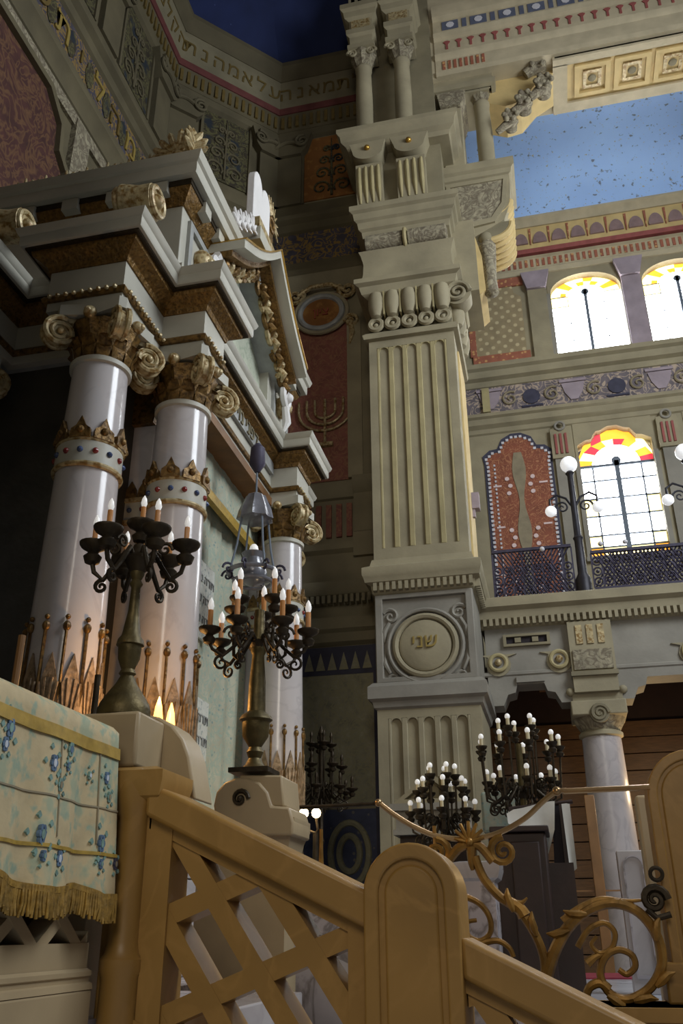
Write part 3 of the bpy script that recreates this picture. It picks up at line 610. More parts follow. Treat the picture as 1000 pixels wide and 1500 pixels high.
for i in range(14):
    x = PX1+.2+i*.62
    O('blue_square', MB(FRB).box(x, x+.36, .06, .075, bl+1.38, bl+1.64), 'blue_square', bt)
    O('white_star', MB(FRB).prism(disc(8, x+.18, bl+1.51, .09), 'y', .075, .085), 'bead_white', bt)
    O('blue_bar', MB(FRB).box(x+.44, x+.54, .06, .075, bl+1.38, bl+1.64), 'blue_square', bt)
for i in range(8): O('orange_flute', MB(FRB).box(PX1+.15+i*.12, PX1+.21+i*.12, .02, .04, bl+.2, bl+.44), 'red_border', bt)
# carved consoles at the beam's left end
for k, (px_, py_, R) in enumerate(((788, 92, .22), (796, 126, .16), (768, 150, .15), (748, 176, .13))):
    _q = pY(px_, py_, 13.6); x, z = _q.x, _q.z
    m_ = MB()
    m_.spiral((x, 13.5, z), (1, 0, 0), (0, 0, 1), R, 1.8, .07, .04, a0=.5); m_.spiral((x, 13.75, z), (1, 0, 0), (0, 0, 1), R, 1.8, .07, .04, a0=.5)
    m_.prism(disc(14, x, z, R*.9), 'y', 13.5, 13.85); m_.ball((x, 13.5, z), R*.4); m_.tube([(x-.3, 13.65, z-.22), (x-.1, 13.6, z-.1), (x+.1, 13.6, z-.02)], [R*.5, R*.7, R*.5], 9)
    for q in range(6): m_.ball((x+R*math.cos(q), 13.45, z+R*math.sin(q)), .06, 8)
    O('carved_console', m_, 'stone_carved', bt)
O('console_arm', MB().prism([(WX1-.5, 17.6), (WX1+.1, 17.3), (WX1+.42, 17.35), (WX1+.75, 17.75), (1.5, BZ-.1), (1.5, BZ), (WX1-.5, BZ)], 'y', 13.75, 14.6), 'cornice_yellow', bt)
# ================================================================== GALLERY FRONT (right of the pier)
GY = 14.4
gal = E('trim_2', (2.5, GY, 5), 'grey stone gallery front with bosses slots and dentils', 'gallery', kind=ST)
FRG = (V3((0, GY, 0)), V3((1, 0, 0)), V3((0, -1, 0)))
GX0, GX1 = PX1, 7.0
O('gallery_slab', MB().box(GX0, GX1, GY, 18, 6.1, 6.62), 'stone_dim', gal)
# lintel with stepped opening heads between supports
CX = pY(885, 1100, GY+.35).x - .02
def lintel(x0, x1):
    b = 4.98
    pts = [(x0, 6.3), (x0, b-.15), (x0+.22, b-.15), (x0+.3, b+.02), (x0+.42, b+.05), (x0+.46, b+.18), (x1-.46, b+.18), (x1-.42, b+.05), (x1-.3, b+.02), (x1-.22, b-.15), (x1, b-.15), (x1, 6.3)]
    O('lintel', MB().prism(pts, 'y', GY, GY+.5), 'stone_grey', gal)
    xm = (x0+x1)/2; w = min(.42, (x1-x0)*.28)
    O('key_panel', MB().box(xm-.22, xm+.22, GY-.05, GY, b+.2, b+.3), 'stone_grey', gal)
    O('slot_frame', MB(FRG).prism([(xm-w, 5.78), (xm+w, 5.78), (xm+w, 5.98), (xm-w, 5.98)], 'y', 0, .06, hole=[(xm-w+.05, 5.82), (xm+w-.05, 5.82), (xm+w-.05, 5.94), (xm-w+.05, 5.94)]), 'stone_dim', gal)
    O('slot_back', MB(FRG).box(xm-w+.05, xm+w-.05, 0, .015, 5.82, 5.94), 'cloth_dark' if x0 < 0 else 'globe', gal)
    for s in (-.14, .14): O('slot_lamp', MB(FRG).box(xm+s-.05, xm+s+.05, 0, .05, 5.84, 5.92), 'stone_dim', gal)
    for sg in (-1, 1):
        x = xm+sg*min(.55, (x1-x0)*.36)
        O('boss_ring', MB().ring((x, GY-.05, 5.52), .13, .035, 'y', 22), 'stone_flute', gal); bs = O('boss', MB().lathe([(.16, 0), (.16, .05), (.11, .06), (.08, .05), (.001, .05)], seg=20), 'stone_grey', gal, local=True)
        bs.matrix_local = Matrix.Translation(V3((x, GY, 5.52))-WORLD[gal]) @ Matrix.Rotation(PI/2, 4, 'X')
        O('boss_heart', MB().ball((x, GY-.07, 5.52), .06, 10, 1), 'gilt_pale', gal)
        O('boss_apron', MB(FRG).prism([(x-.3, 5.66), (x-.16, 5.62)]+[(x+.2*math.cos(PI+PI*k/8), 5.5+.2*math.sin(PI+PI*k/8)) for k in range(9)]+[(x+.16, 5.62), (x+.3, 5.66)], 'y', 0, .03), 'stone', gal)
lintel(GX0+.05, CX-.33); lintel(CX+.33, 4.6)
mould(gal, 'gallery_cornice', 'stone', FRG, GX0, GX1, [(0, 6.1), (.04, 6.12), (.06, 6.2), (.14, 6.24), (.16, 6.36), (.24, 6.42), (.24, 6.56), (.12, 6.62), (0, 6.62)])
d = MB(FRG)
for i in range(75): x = GX0+.05+i*.1; d.box(x, x+.055, .03, .15, 6.12, 6.24)
O('dentil_row', d, 'stone', gal, kind='stuff')
mould(gal, 'string_line', 'stone_grey', FRG, GX0, GX1, [(0, 5.3), (.02, 5.32), (.02, 5.36), (0, 5.38)])
# triglyph block over the arcade column, impost, capital
pb_ = O('impost', MB().box(CX-.34, CX+.34, GY-.12, GY+.5, 4.95, 6.1), 'stone', gal)
for k in range(3): O('impost_flute', MB(FRG).box(CX-.22+k*.17, CX-.12+k*.17, .12, .14, 5.72, 6.03), 'cornice_red' if 0 else 'gilt_pale', pb_)
O('impost_relief', MB(FRG).box(CX-.3, CX+.3, .12, .15, 5.3, 5.62), 'stone_carved', pb_)
O('impost_band', MB(FRG).box(CX-.36, CX+.36, .1, .17, 5.2, 5.27), 'stone_dim', pb_)
col = E('arcade_column', (CX, GY+.35, 0), 'pale marble arcade column under the gallery with scroll capital', 'column')
cx_, cy_ = CX, GY+.35
O('shaft', MB().lathe([(.33, .45), (.34, 1.2), (.335, 2.6), (.30, 4.3)], (cx_, cy_, 0), 28), 'marble_grey', col)
O('base', MB().lathe([(.46, 0), (.46, .2), (.42, .24), (.44, .32), (.38, .4), (.34, .45)], (cx_, cy_, 0), 28), 'marble', col)
O('neck_ring', MB().lathe([(.3, 4.3), (.34, 4.32), (.34, 4.37), (.3, 4.4)], (cx_, cy_, 0), 24), 'stone', col)
O('capital_bell', MB().lathe([(.3, 4.4), (.36, 4.5), (.42, 4.62)], (cx_, cy_, 0), 24), 'stone_carved', col)
O('capital_block', MB().box(cx_-.42, cx_+.42, cy_-.42, cy_+.42, 4.6, 4.83), 'stone', col, bevel=.02)
O('volute', MB().spiral((cx_, cy_-.44, 4.62), (1, 0, 0), (0, 0, 1), .14, 2, .035, .02).prism(disc(16, cx_, 4.62, .15), 'y', cy_-.44, cy_-.3), 'stone_dim', col)
O('abacus', MB().box(cx_-.38, cx_+.38, cy_-.38, cy_+.38, 4.83, 4.95), 'stone', col)
for sg in (-1, 1): O('corner_drop', MB().ball((cx_+sg*.4, cy_-.36, 4.98), .07, 10), 'stone', col)
# ---- iron balcony railing
rail = E('balcony_railing', (2.5, GY+.12, 6.62), 'dark wrought iron balcony railing along the gallery', 'railing')
PB = pY(853, 838, GY+.1).x
def rail_section(x0, x1, y, zt):
    O('top_rail', MB().box(x0, x1, y-.03, y+.03, zt-.05, zt), 'iron_purple', rail)
    O('bottom_rail', MB().box(x0, x1, y-.02, y+.02, 6.66, 6.7), 'iron_purple', rail)
    n = int((x1-x0)/.16); b0 = None
    for i in range(n+1):
        x = x0+(x1-x0)*i/n
        if b0 is None: b0 = O('baluster', MB().box(-.012, .012, -.012, .012, 6.7, zt-.05), 'iron_purple', rail, local=True); b0.location = V3((x, y, 0))-WORLD[rail]
        else: link(b0, rail, (x, y, 0))
    fm = MB(); k = 0; H = zt-.05-6.7
    for sg in (-1, 1):
        c = x0-H
        while c < x1+H:
            a = c; b = c+sg*H*.6; za, zb = 6.7, zt-.05
            lo, hi = min(a, b), max(a, b)
            if lo >= x0 and hi <= x1: fm.tube([(a, y+.01*sg, za), (b, y+.01*sg, zb)], .013, 4)
            c += .062
    O('iron_mesh', fm, 'iron_purple', rail, kind='stuff')
    s0 = None
    for i in range(n):
        x = x0+(x1-x0)*(i+.5)/n
        if s0 is None:
            m_ = MB()
            for z in (6.8, 6.98, 7.16): m_.ring((0, 0, z), .07, .016, 'y', 10, 5); m_.ball((0, 0, z), .03, 6)
            s0 = O('iron_scroll', m_, 'iron_purple', rail, local=True); s0.location = V3((x, y, 0))-WORLD[rail]
        else: link(s0, rail, (x, y, 0))
rail_section(GX0+.27, PB-.14, GY+.12, 7.55); PB2 = pY(985, 780, GY+.1).x+.42
rail_section(PB+.16, PB2-.16, GY+.02, 7.35); rail_section(PB2+.16, 5.6, GY+.02, 7.35)
for x in (PB-.62, PB+.35, PB+.75): O('finial', MB().ball((x, GY+.1, 7.5), .045, 8), 'bead_white', rail)
# ---- gallery lamp posts
def lamp_post(x, y, lab):
    t = E('lamp_post', (x, y, 6.62), lab, 'lamp', 'lamp posts on the gallery railing')
    O('post', MB().lathe([(.13, 6.62), (.13, 6.9), (.08, 7.0), (.07, 7.6), (.09, 7.65), (.06, 7.7), (.05, 8.85), (.08, 8.9), (.04, 8.95)], (x, y, 0), 12), 'iron', t)
    O('globe', MB().ball((x, y, 9.08), .15, 18, 1, 10), 'globe', t)
    for sg in (-1, 1):
        a = O('arm', MB().tube([(x, y, 8.2), (x+sg*.12, y, 8.42), (x+sg*.28, y, 8.5), (x+sg*.4, y, 8.42), (x+sg*.4, y, 8.3)], .022).spiral((x+sg*.2, y, 8.25), (sg, 0, 0), (0, 0, 1), .12, 1.5, .02, .012), 'iron', t)
        O('globe', MB().ball((x+sg*.4, y, 8.2), .1, 16, 1, 8), 'globe', a)
    return t
lamp_post(PB, GY+.12, 'tall lamp post with white globes left of the bright lower window')
lamp_post(pY(985, 780, GY+.1).x+.42, GY+.12, 'lamp post at the right edge with one small globe showing')
# ================================================================== WINDOW WALL behind the gallery
WW = 18.0
FRW = (V3((0, WW, 0)), V3((1, 0, 0)), V3((0, -1, 0)))
def wp(x, y): p = pY(x, y, WW); return p.x, p.z
LWX = (1.27, 2.84); UWX = (1.12, 2.76); UW2 = (3.25, 4.9); LW2 = (3.62, 5.2)
# wall built round its openings
def wall_with_holes():
    mb = MB(FRW); xs = [-1.5, LWX[0], LWX[1], LW2[0], LW2[1], 8]; 
    for i in (0, 2, 4): mb.box(xs[i], xs[i+1], -.4, 0, 6.3, 12.3)
    for a, b in (LWX, LW2): mb.box(a, b, -.4, 0, 6.3, 8.55); mb.box(a, b, -.4, 0, 11.75, 12.3)
    mb.box(-1.5, 8, -.4, 0, 12.3, 13.72)
    xs = [-1.5, UWX[0], UWX[1], UW2[0], UW2[1], 8]
    for i in (0, 2, 4): mb.box(xs[i], xs[i+1], -.4, 0, 13.72, 16.3)
    mb.box(-1.5, 8, -.4, 0, 16.1, 18.2); return mb
ww = O('wall_window', wall_with_holes(), 'stone', label='painted gallery wall with stained windows friezes and terracotta panel', cat='wall', kind=ST)
def arch_poly(x0, x1, zb, zs, zt, n=14, lobes=False):
    pts = [(x0, zb), (x1, zb), (x1, zs)]; cx = (x0+x1)/2; r = (x1-x0)/2
    if lobes:
        pts += [(x1+.04, zs+.1), (x1+.0, zs+.32), (x1-.18, zs+.42), (x1-.3, zs+.44), (x1-.42, zs+.62), (cx+.26, zt-.08), (cx+.1, zt), (cx-.1, zt), (cx-.26, zt-.08), (x0+.42, zs+.62), (x0+.3, zs+.44), (x0+.18, zs+.42), (x0, zs+.32), (x0-.04, zs+.1), (x0, zs)]
    else: pts += [(cx+r*math.cos(PI*k/n), zs+(zt-zs)*math.sin(PI*k/n)) for k in range(1, n)]+[(x0, zs)]
    return pts
def window(n, x0, x1, zb, zs, zt, lobes, lab, lower):
    t = E('window_%d' % n, ((x0+x1)/2, WW, zb), lab, 'window', kind=ST)
    cx = (x0+x1)/2
    # spandrel stone filling the corners of the rectangular opening
    top = arch_poly(x0, x1, zb, zs, zt, 14, lobes)[2:]
    O('window_head', MB(FRW).prism([(x0-.06, zs)]+[(x0-.06, zt+.25), (x1+.06, zt+.25), (x1+.06, zs)]+top, 'y', -.35, .02), 'stone', t)
    def pane(poly, m): O('pane', MB(FRW).prism(poly, 'y', -.2, -.19), m, t)
    if lower:
        cols = [x0, x0+.27, cx, x1-.27, x1]; rows = [zb, zb+.28, zb+.55, zb+1.0, zb+1.42, zb+1.85, zb+2.2]
        for i in range(4):
            for j in range(6):
                if i in (0, 3): m = 'glass_yellow' if j in (0, 1) or (j+i) % 3 == 0 else 'glass_clear'
                else: m = 'glass_yellow' if j == 0 else 'glass_clear'
                if j == 0 and i in (0, 3): m = 'glass_orange'
                pane([(cols[i], rows[j]), (cols[i+1], rows[j]), (cols[i+1], rows[j+1]), (cols[i], rows[j+1])], m)
        zc = rows[-1]; r = .52
        pane([(cx+r*math.cos(PI*k/12), zc+r*math.sin(PI*k/12)) for k in range(13)], 'glass_clear')
        seq = ['glass_red', 'glass_orange', 'glass_yellow', 'glass_orange', 'glass_red', 'glass_yellow', 'glass_orange', 'glass_red', 'glass_yellow', 'glass_orange']
        for k in range(10):
            a, b = PI*k/10, PI*(k+1)/10
            def P(q, s): return (cx+min(.82, 1.0*s)*math.cos(q), zc+s*.82*math.sin(q))
            pane([(cx+r*math.cos(a), zc+r*math.sin(a)), (cx+r*math.cos(b), zc+r*math.sin(b)), P(b, .82), P(a, .82)], seq[k])
            pane([P(a, .82), P(b, .82), P(b, 1.15), P(a, 1.15)], seq[(k*3+2) % 10] if k not in (4, 5) else 'glass_orange')
        bars = MB(FRW)
        for x in cols[1:2]+cols[3:4]: bars.box(x-.017, x+.017, -.19, -.15, zb, zc)
        for z in rows[1:-1]: bars.box(x0, x1, -.19, -.15, z-.016, z+.016)
        O('glazing_bars', bars, 'lead', t)
        O('transom', MB(FRW).box(x0, x1, -.2, -.12, zc-.03, zc+.03), 'lead', t)
        O('mullion', MB(FRW).box(cx-.05, cx+.05, -.2, -.12, zb, zc+.1).prism(disc(12, cx, zc+.1, .1), 'y', -.2, -.12), 'lead', t)
    else:
        cols = [x0, (x0+cx)/2, cx, (x1+cx)/2, x1]; rows = [zb, zb+.5, zb+1.0, zb+1.5, zs]
        for i in range(4):
            for j in range(4): pane([(cols[i], rows[j]), (cols[i+1], rows[j]), (cols[i+1], rows[j+1]), (cols[i], rows[j+1])], 'glass_yellow' if (i == 0 and j == 3) else 'glass_clear')
        for k in range(10):
            a, b = PI*k/10, PI*(k+1)/10; rx = (x1-x0)/2; rz = zt-zs+.05
            P = lambda q, s: (cx+rx*s*math.cos(q), zs+rz*s*math.sin(q))
            pane([P(a, .72), P(b, .72), P(b, 1), P(a, 1)], ['glass_yellow', 'glass_orange', 'glass_yellow'][k % 3])
            pane([P(a, .55), P(b, .55), P(b, .72), P(a, .72)], 'glass_orange' if k % 2 else 'glass_yellow')
        pane([(cx+(x1-x0)/2*.55*math.cos(PI*k/12), zs+(zt-zs)*.55*math.sin(PI*k/12)) for k in range(13)], 'glass_clear')
        bars = MB(FRW)
        for x in cols[1:2]+cols[3:4]: bars.box(x-.008, x+.008, -.19, -.17, zb, zs)
        for z in rows[1:]: bars.box(x0, x1, -.19, -.17, z-.008, z+.008)
        O('glazing_bars', bars, 'lead', t)
        O('mullion', MB(FRW).box(cx-.035, cx+.035, -.2, -.13, zb, zs+.1).prism(disc(10, cx, zs+.05, .09), 'y', -.2, -.13), 'lead', t)
    fr = MB(FRW); fr.box(x0-.1, x0, -.05, .05, zb, zs); fr.box(x1, x1+.1, -.05, .05, zb, zs); fr.box(x0-.12, x1+.12, -.1, .1, zb-.1, zb)
    O('window_frame', fr, 'stone_grey', t)
window(1, *LWX, 8.62, 11.0, 11.72, True, 'lower stained glass window with red and amber trefoil head', True)
window(2, *LW2, 8.62, 11.0, 11.72, True, 'sliver of a lower window at the right edge behind gallery', True)
window(3, *UWX, 13.75, 15.55, 16.05, False, 'left of the two bright upper windows with amber head', False)
window(4, *UW2, 13.75, 15.55, 16.05, False, 'right of the two bright upper windows cut by the frame', False)
# frieze with grotesques between the storeys, mouldings, upper frieze
mould(ww, 'moulding', 'stone', FRW, -1.5, 8, [(0, 11.85), (.04, 11.88), (.06, 11.98), (.15, 12.05), (.18, 12.18), (.24, 12.22), (.24, 12.3), (.05, 12.36), (0, 12.36)])
mould(ww, 'grotesque_frieze', 'frieze_dark', FRW, -1.5, 8, [(0, 12.36), (.03, 12.36), (.03, 13.1), (0, 13.1)])
mould(ww, 'moulding', 'stone', FRW, -1.5, 8, [(0, 13.1), (.05, 13.12), (.08, 13.25), (.18, 13.3), (.22, 13.45), (.3, 13.5), (.3, 13.62), (.1, 13.68), (0, 13.7)])
for i in range(8):
    x = -.55+i*.95; mk = MB(FRW)
    if i % 2 == 0: mk.prism([(x-.26, 12.95), (x+.26, 12.95), (x+.2, 12.7), (x+.08, 12.5), (x-.08, 12.5), (x-.2, 12.7)], 'y', .03, .06); mk.box(x-.3, x+.3, .03, .07, 12.97, 13.04)
    else: mk.prism(disc(12, x, 12.72, .2), 'y', .03, .06); mk.box(x-.24, x+.24, .03, .06, 12.45, 12.5)
    O('frieze_mask', mk, 'border_navy' if i % 2 else 'mauve', ww)
    sw = MB(); sw.spiral((x+.47, WW-.05, 12.72), (1, 0, 0), (0, 0, 1), .2, 1.5, .03, .02, a0=1)
    O('frieze_scroll', sw, 'taupe', ww)
O('carved_bracket', MB(FRW).box(-.72, -.55, 0, .12, 12.4, 13.05), 'stone_flute', ww)
# terracotta panel with beaded border
rx0, rx1 = -.72, .62; rb, rs = 6.8, 11.0; rc = (rx0+rx1)/2
rp = [(rx0, rb), (rx1, rb), (rx1, rs), (rx1+.03, rs+.2), (rx1-.12, rs+.34), (rx1-.28, rs+.36), (rc+.3, rs+.58), (rc+.1, rs+.7), (rc-.1, rs+.7), (rc-.3, rs+.58), (rx0+.28, rs+.36), (rx0+.12, rs+.34), (rx0-.03, rs+.2), (rx0, rs)]
O('terracotta_panel', MB(FRW).prism(rp, 'y', 0, .03), 'terracotta', ww, label='terracotta panel with white bead border and pink dots')
wk = []
for i in range(23): z = 6.9+i*.2; wk.append((.1+.05*math.sin(z*4.2), z))
O('taupe_stem', MB(FRW).prism([(rc+w_, z) for w_, z in wk]+[(rc-w_, z) for w_, z in wk[::-1]], 'y', .03, .045), 'taupe', ww)
b0 = MB(); pts = rp[1:]+[rp[0]]; bl_ = []
for i in range(len(pts)-1):
    a, b = V3((pts[i][0], 0, pts[i][1])), V3((pts[i+1][0], 0, pts[i+1][1])); n = max(1, int((b-a).length/.1))
    for k in range(n): q = a+(b-a)*k/n; bl_.append(q)
for q in bl_: b0.box(q.x-.03, q.x+.03, WW-.05, WW, q.z-.03, q.z+.03)
O('bead_border', b0, 'bead_white', ww, kind='stuff')
O('border_strip', MB(FRW).prism([(rc+(x-rc)*1.12, 9+(z-9)*1.04) for x, z in rp], 'y', 0, .025, hole=rp), 'border_navy', ww)
b0 = MB()
for i in range(42): z = 6.9+i*.1; b0.box(rx0+.12, rx0+.16, WW-.05, WW, z, z+.05)
O('bead_row', b0, 'bead_white', ww, kind='stuff')
dot = None
for z in (7.1, 7.9, 9.05, 10.3):
    for sg in (-1, 1):
        for dx, dz, r in ((.26, 0, .05), (.28, .36, .045), (.22, .18, .035)):
            if dot is None: dot = O('pink_dot', MB().prism(disc(10, 0, 0, .05), 'y', -.05, -.02), 'pink_dot', ww)
            l = dot if dot.location.length == 0 and z == 7.1 and sg == -1 and dx == .2 else link(dot, ww)
            l.location = (rc+sg*dx, WW, z+dz)
for z in (7.4, 8.4, 9.5, 10.5):
    for sg in (-1, 1): O('pale_dash', MB(FRW).box(rc+sg*.5-.09, rc+sg*.5+.09, .03, .045, z-.02, z+.02), 'pink_dot', ww)
# triglyph pilasters beside the windows
for x in (.93, 3.2):
    O('wall_pilaster', MB(FRW).box(x-.17, x+.17, 0, .08, 6.6, 11.0), 'stone_grey', ww)
    O('triglyph_cap', MB(FRW).box(x-.22, x+.22, 0, .12, 11.0, 11.75), 'stone', ww)
    for k in range(3): O('triglyph_bar', MB(FRW).box(x-.14+k*.11, x-.09+k*.11, .12, .15, 11.1, 11.6), 'cornice_red', ww)
    O('roundel', MB().ring((x, WW-.13, 11.8), .1, .03, 'y', 16), 'stone_grey', ww)
# upper storey: diaper panel and pilasters
O('diaper_panel', MB(FRW).prism([(-.75, 14.0), (.42, 14.0), (.42, 15.6), (.25, 15.75), (.22, 15.95), (-.75, 15.95)], 'y', 0, .03), 'diaper', ww)
O('red_border', MB(FRW).box(-.85, .5, 0, .05, 13.72, 14.0), 'red_border', ww)
O('red_border', MB(FRW).box(-.85, .5, 0, .05, 15.95, 16.2), 'red_border', ww)
O('red_border', MB(FRW).box(-.9, -.75, 0, .05, 14.0, 15.95), 'red_border', ww)
for x in (.8, 3.0):
    O('upper_pilaster', MB(FRW).box(x-.22, x+.22, 0, .1, 13.72, 15.7), 'stone' if x < 1 else 'mauve', ww)
    O('upper_pilaster_cap', MB(FRW).prism([(x-.22, 15.7), (x+.22, 15.7), (x+.34, 16.2), (x-.34, 16.2)], 'y', 0, .18), 'mauve', ww)
mould(ww, 'moulding', 'cornice_paint', FRW, -1.5, 8, [(0, 16.2), (.06, 16.22), (.08, 16.35), (.04, 16.4), (.04, 16.7), (.1, 16.74), (0, 16.8)])
for i in range(44): O('red_dash', MB(FRW).box(-.8+i*.14, -.73+i*.14, .04, .055, 16.44, 16.66), 'red_border', ww)
mould(ww, 'red_line', 'cornice_red', FRW, -1.5, 8, [(0, 16.8), (.14, 16.8), (.16, 16.92), (0, 16.92)])
mould(ww, 'shell_frieze', 'cornice_yellow', FRW, -1.5, 8, [(0, 16.92), (.16, 16.92), (.2, 17.55), (0, 17.55)])
mould(ww, 'moulding', 'cornice_paint', FRW, -1.5, 8, [(0, 17.55), (.24, 17.55), (.3, 17.7), (.36, 17.74), (.36, 17.84), (0, 17.86)])
for i in range(16):
    x = -.35+i*.46
    O('shell', MB(FRW).prism([(x+.17*math.cos(PI*k/10), 17.05+.33*math.sin(PI*k/10)) for k in range(11)], 'y', .15, .215), 'shell_paint', ww)
    O('shell_dart', MB(FRW).prism([(x+.2, 17.5), (x+.26, 17.5), (x+.24, 17.02), (x+.22, 17.02)], 'y', .15, .215), 'red_border', ww)
# ---- blue vault springing from the window wall
mb = MB(); prof = [(WW-.36-1.7*(1-math.cos(a)), 17.8+1.5*math.sin(a)) for a in [PI/2*k/14 for k in range(15)]]+[(15.4, 19.36), (14.88, 19.38)]
mb.add([(-1.6, y, z) for y, z in prof]+[(9, y, z) for y, z in prof], [(k, k+1, 18+k, 17+k) for k in range(16)])
O('ceiling', mb, 'blue_vault', label='pale blue painted vault over the gallery with faint stars', cat='ceiling', kind=ST)
O('wall_right', MB().box(9, 9.4, 13.4, 18.4, 0, 23), 'stone', label='side wall closing the gallery beyond the frame', cat='wall', kind=ST)
# ================================================================== AISLE under the gallery
ab = E('wall_aisle', (2, 17.4, 0), 'brown wooden plank wall at the back of the aisle', 'wall', kind=ST)
for i in range(17):
    O('plank', MB().box(-1.2, 8, 17.38+random.uniform(-.015, .015), 17.5, i*.3, i*.3+.28), 'wood', ab)
O('backing', MB().box(-1.2, 8, 17.5, 17.6, 0, 6.3), 'dark_wood', ab)
ac = E('ceiling_aisle', (2, 16, 6), 'dark timber boards under the gallery floor', 'ceiling', kind=ST); ac.name = 'ceiling'
for i in range(9):
    O('ceiling_board', MB().box(-.9, 8, 14.92+i*.3, 15.19+i*.3, 5.95+random.uniform(0, .02), 6.08), 'wood_ceiling', ac)
for x in (.0, 1.6, 3.2): O('joist', MB().box(x-.09, x+.09, 14.92, 17.4, 5.72, 5.95), 'wood_ceiling', ac)
# ================================================================== THE ARK
ARKZ = 1.3
ark = E('torah_ark', (-4.2, 8.3, ARKZ), 'white and gold temple-fronted ark with marble columns and pediment', 'ark')
O('ark_core', MB().box(-6.05, -3.6, 6.4, 10.3, ARKZ, 7.3), 'ark_dark', ark)
ZP, ZN, ZC = 1.95, 6.0, 6.55
# ---- column prototype at the origin
def make_column():
    sh = O('column', MB().lathe([(.285, ZP+.18), (.29, 2.6), (.285, 3.4), (.262, 4.6), (.235, ZN)], (0, 0, 0), 36), 'marble', None)
    O('column_base', MB().lathe([(.37, ZP), (.38, ZP+.04), (.36, ZP+.08), (.33, ZP+.1), (.35, ZP+.15), (.31, ZP+.19)], (0, 0, 0), 28), 'marble', sh)
    O('pedestal', MB().box(-.36, .36, -.36, .36, ARKZ, ZP), 'marble', sh, bevel=.02)
    O('neck_ring', MB().lathe([(.23, ZN-.03), (.262, ZN-.02), (.265, ZN+.02), (.24, ZN+.04)], (0, 0, 0), 32), 'ark_white', sh)
    # capital
    O('capital_bell', MB().lathe([(.23, ZN+.03), (.225, ZN+.12), (.25, ZN+.28), (.3, ZN+.4)], (0, 0, 0), 28, mod=lambda a, z: 1+.04*math.cos(16*a)), 'gilt', sh)
    con = []
    for k in range(4):
        a = PI/4+k*PI/2
        for t in (-.08, .08): con.append((.43*math.cos(a+t), .43*math.sin(a+t)))
        b = a+PI/4; con.append((.27*math.cos(b), .27*math.sin(b)))
    O('abacus', MB().prism(con, 'z', ZN+.44, ZC), 'ark_white', sh)
    vol = None
    for k in range(4):
        if vol is None:
            m_ = MB()
            for yy in (-.045, .045): m_.spiral((.40, yy, ZN+.27), (1, 0, 0), (0, 0, 1), .145, 2.3, .028, .014, a0=PI*.6, sign=-1, seg=18)
            m_.prism(disc(22, .40, ZN+.27, .125), 'y', -.045, .045); m_.ball((.40, -.06, ZN+.27), .032); m_.ball((.40, .06, ZN+.27), .032)
            m_.tube([(.16, 0, ZN+.40), (.27, 0, ZN+.44), (.38, 0, ZN+.42)], [.04, .05, .045])
            vol = O('volute', m_, 'gilt_pale', sh); v_ = vol
        else: v_ = link(vol, sh)
        v_.rotation_euler = (0, 0, PI/4+k*PI/2)
    lf = None
    for k in range(12):
        if lf is None:
            m_ = MB()
            m_.add([(.235, -.05, ZN+.03), (.235, .05, ZN+.03), (.255, .065, ZN+.14), (.255, -.065, ZN+.14), (.29, .05, ZN+.22), (.29, -.05, ZN+.22), (.335, .02, ZN+.2), (.335, -.02, ZN+.2), (.275, 0, ZN+.1), (.31, 0, ZN+.22)],
                   [(0, 1, 8), (1, 2, 8), (2, 3, 8), (3, 0, 8), (3, 2, 9), (2, 4, 9), (4, 6, 9), (6, 7, 9), (7, 5, 9), (5, 3, 9)])
            lf = O('acanthus_leaf', m_, 'gilt', sh); l_ = lf
        else: l_ = link(lf, sh)
        l_.rotation_euler = (0, 0, 2*PI*k/12)
    for k in range(4):
        if k == 0: ro = O('rosette', MB().ball((.3, 0, ZN+.44), .06, 10).ball((.34, 0, ZN+.44), .035, 8), 'gilt_pale', sh); r_ = ro
        else: r_ = link(ro, sh)
        r_.rotation_euler = (0, 0, k*PI/2)
    # jewelled collar
    zc = 5.12
    O('collar', MB().lathe([(.25, zc-.12), (.272, zc-.12), (.270, zc+.08), (.25, zc+.08)], (0, 0, 0), 36), 'ark_white', sh)
    for z, r in ((zc-.14, .285), (zc+.09, .278)): O('collar_ring', MB().ring((0, 0, z), r-.02, .024, 'z', 36), 'gilt_pale', sh)
    gm = gb = None
    for k in range(14):
        if k % 2 == 0:
            if gm is None: gm = O('gem', MB().ball((.272, 0, zc-.02), .026, 8), 'gem_red', sh); g = gm
            else: g = link(gm, sh)
        else:
            if gb is None: gb = O('gem', MB().ball((.272, 0, zc-.02), .026, 8), 'gem_blue', sh); g = gb
            else: g = link(gb, sh)
        g.rotation_euler = (0, 0, 2*PI*k/14)
    cl = None
    for k in range(9):
        if cl is None:
            m_ = MB(); m_.prism([(-.085, zc+.09), (.085, zc+.09), (.08, zc+.17), (.04, zc+.2), (0, zc+.29), (-.04, zc+.2), (-.08, zc+.17)], 'x', .25, .285)
            m_.ball((.28, 0, zc+.16), .035, 8)
            cl = O('collar_leaf', m_, 'gilt', sh); c_ = cl
        else: c_ = link(cl, sh)
        c_.rotation_euler = (0, 0, 2*PI*k/9)
    # gilded reeds and sheaves round the foot
    rd = None
    for k in range(12):
        if rd is None:
            m_ = MB(); m_.tube([(.3, 0, 2.9), (.292, 0, 3.6)], .013, 6); m_.ball((.292, 0, 3.62), .03, 8, 1.3); m_.ball((.292, 0, 3.69), .02, 8)
            rd = O('reed', m_, 'gilt', sh); r_ = rd
        else: r_ = link(rd, sh)
        r_.rotation_euler = (0, 0, 2*PI*k/12)
    sv = None
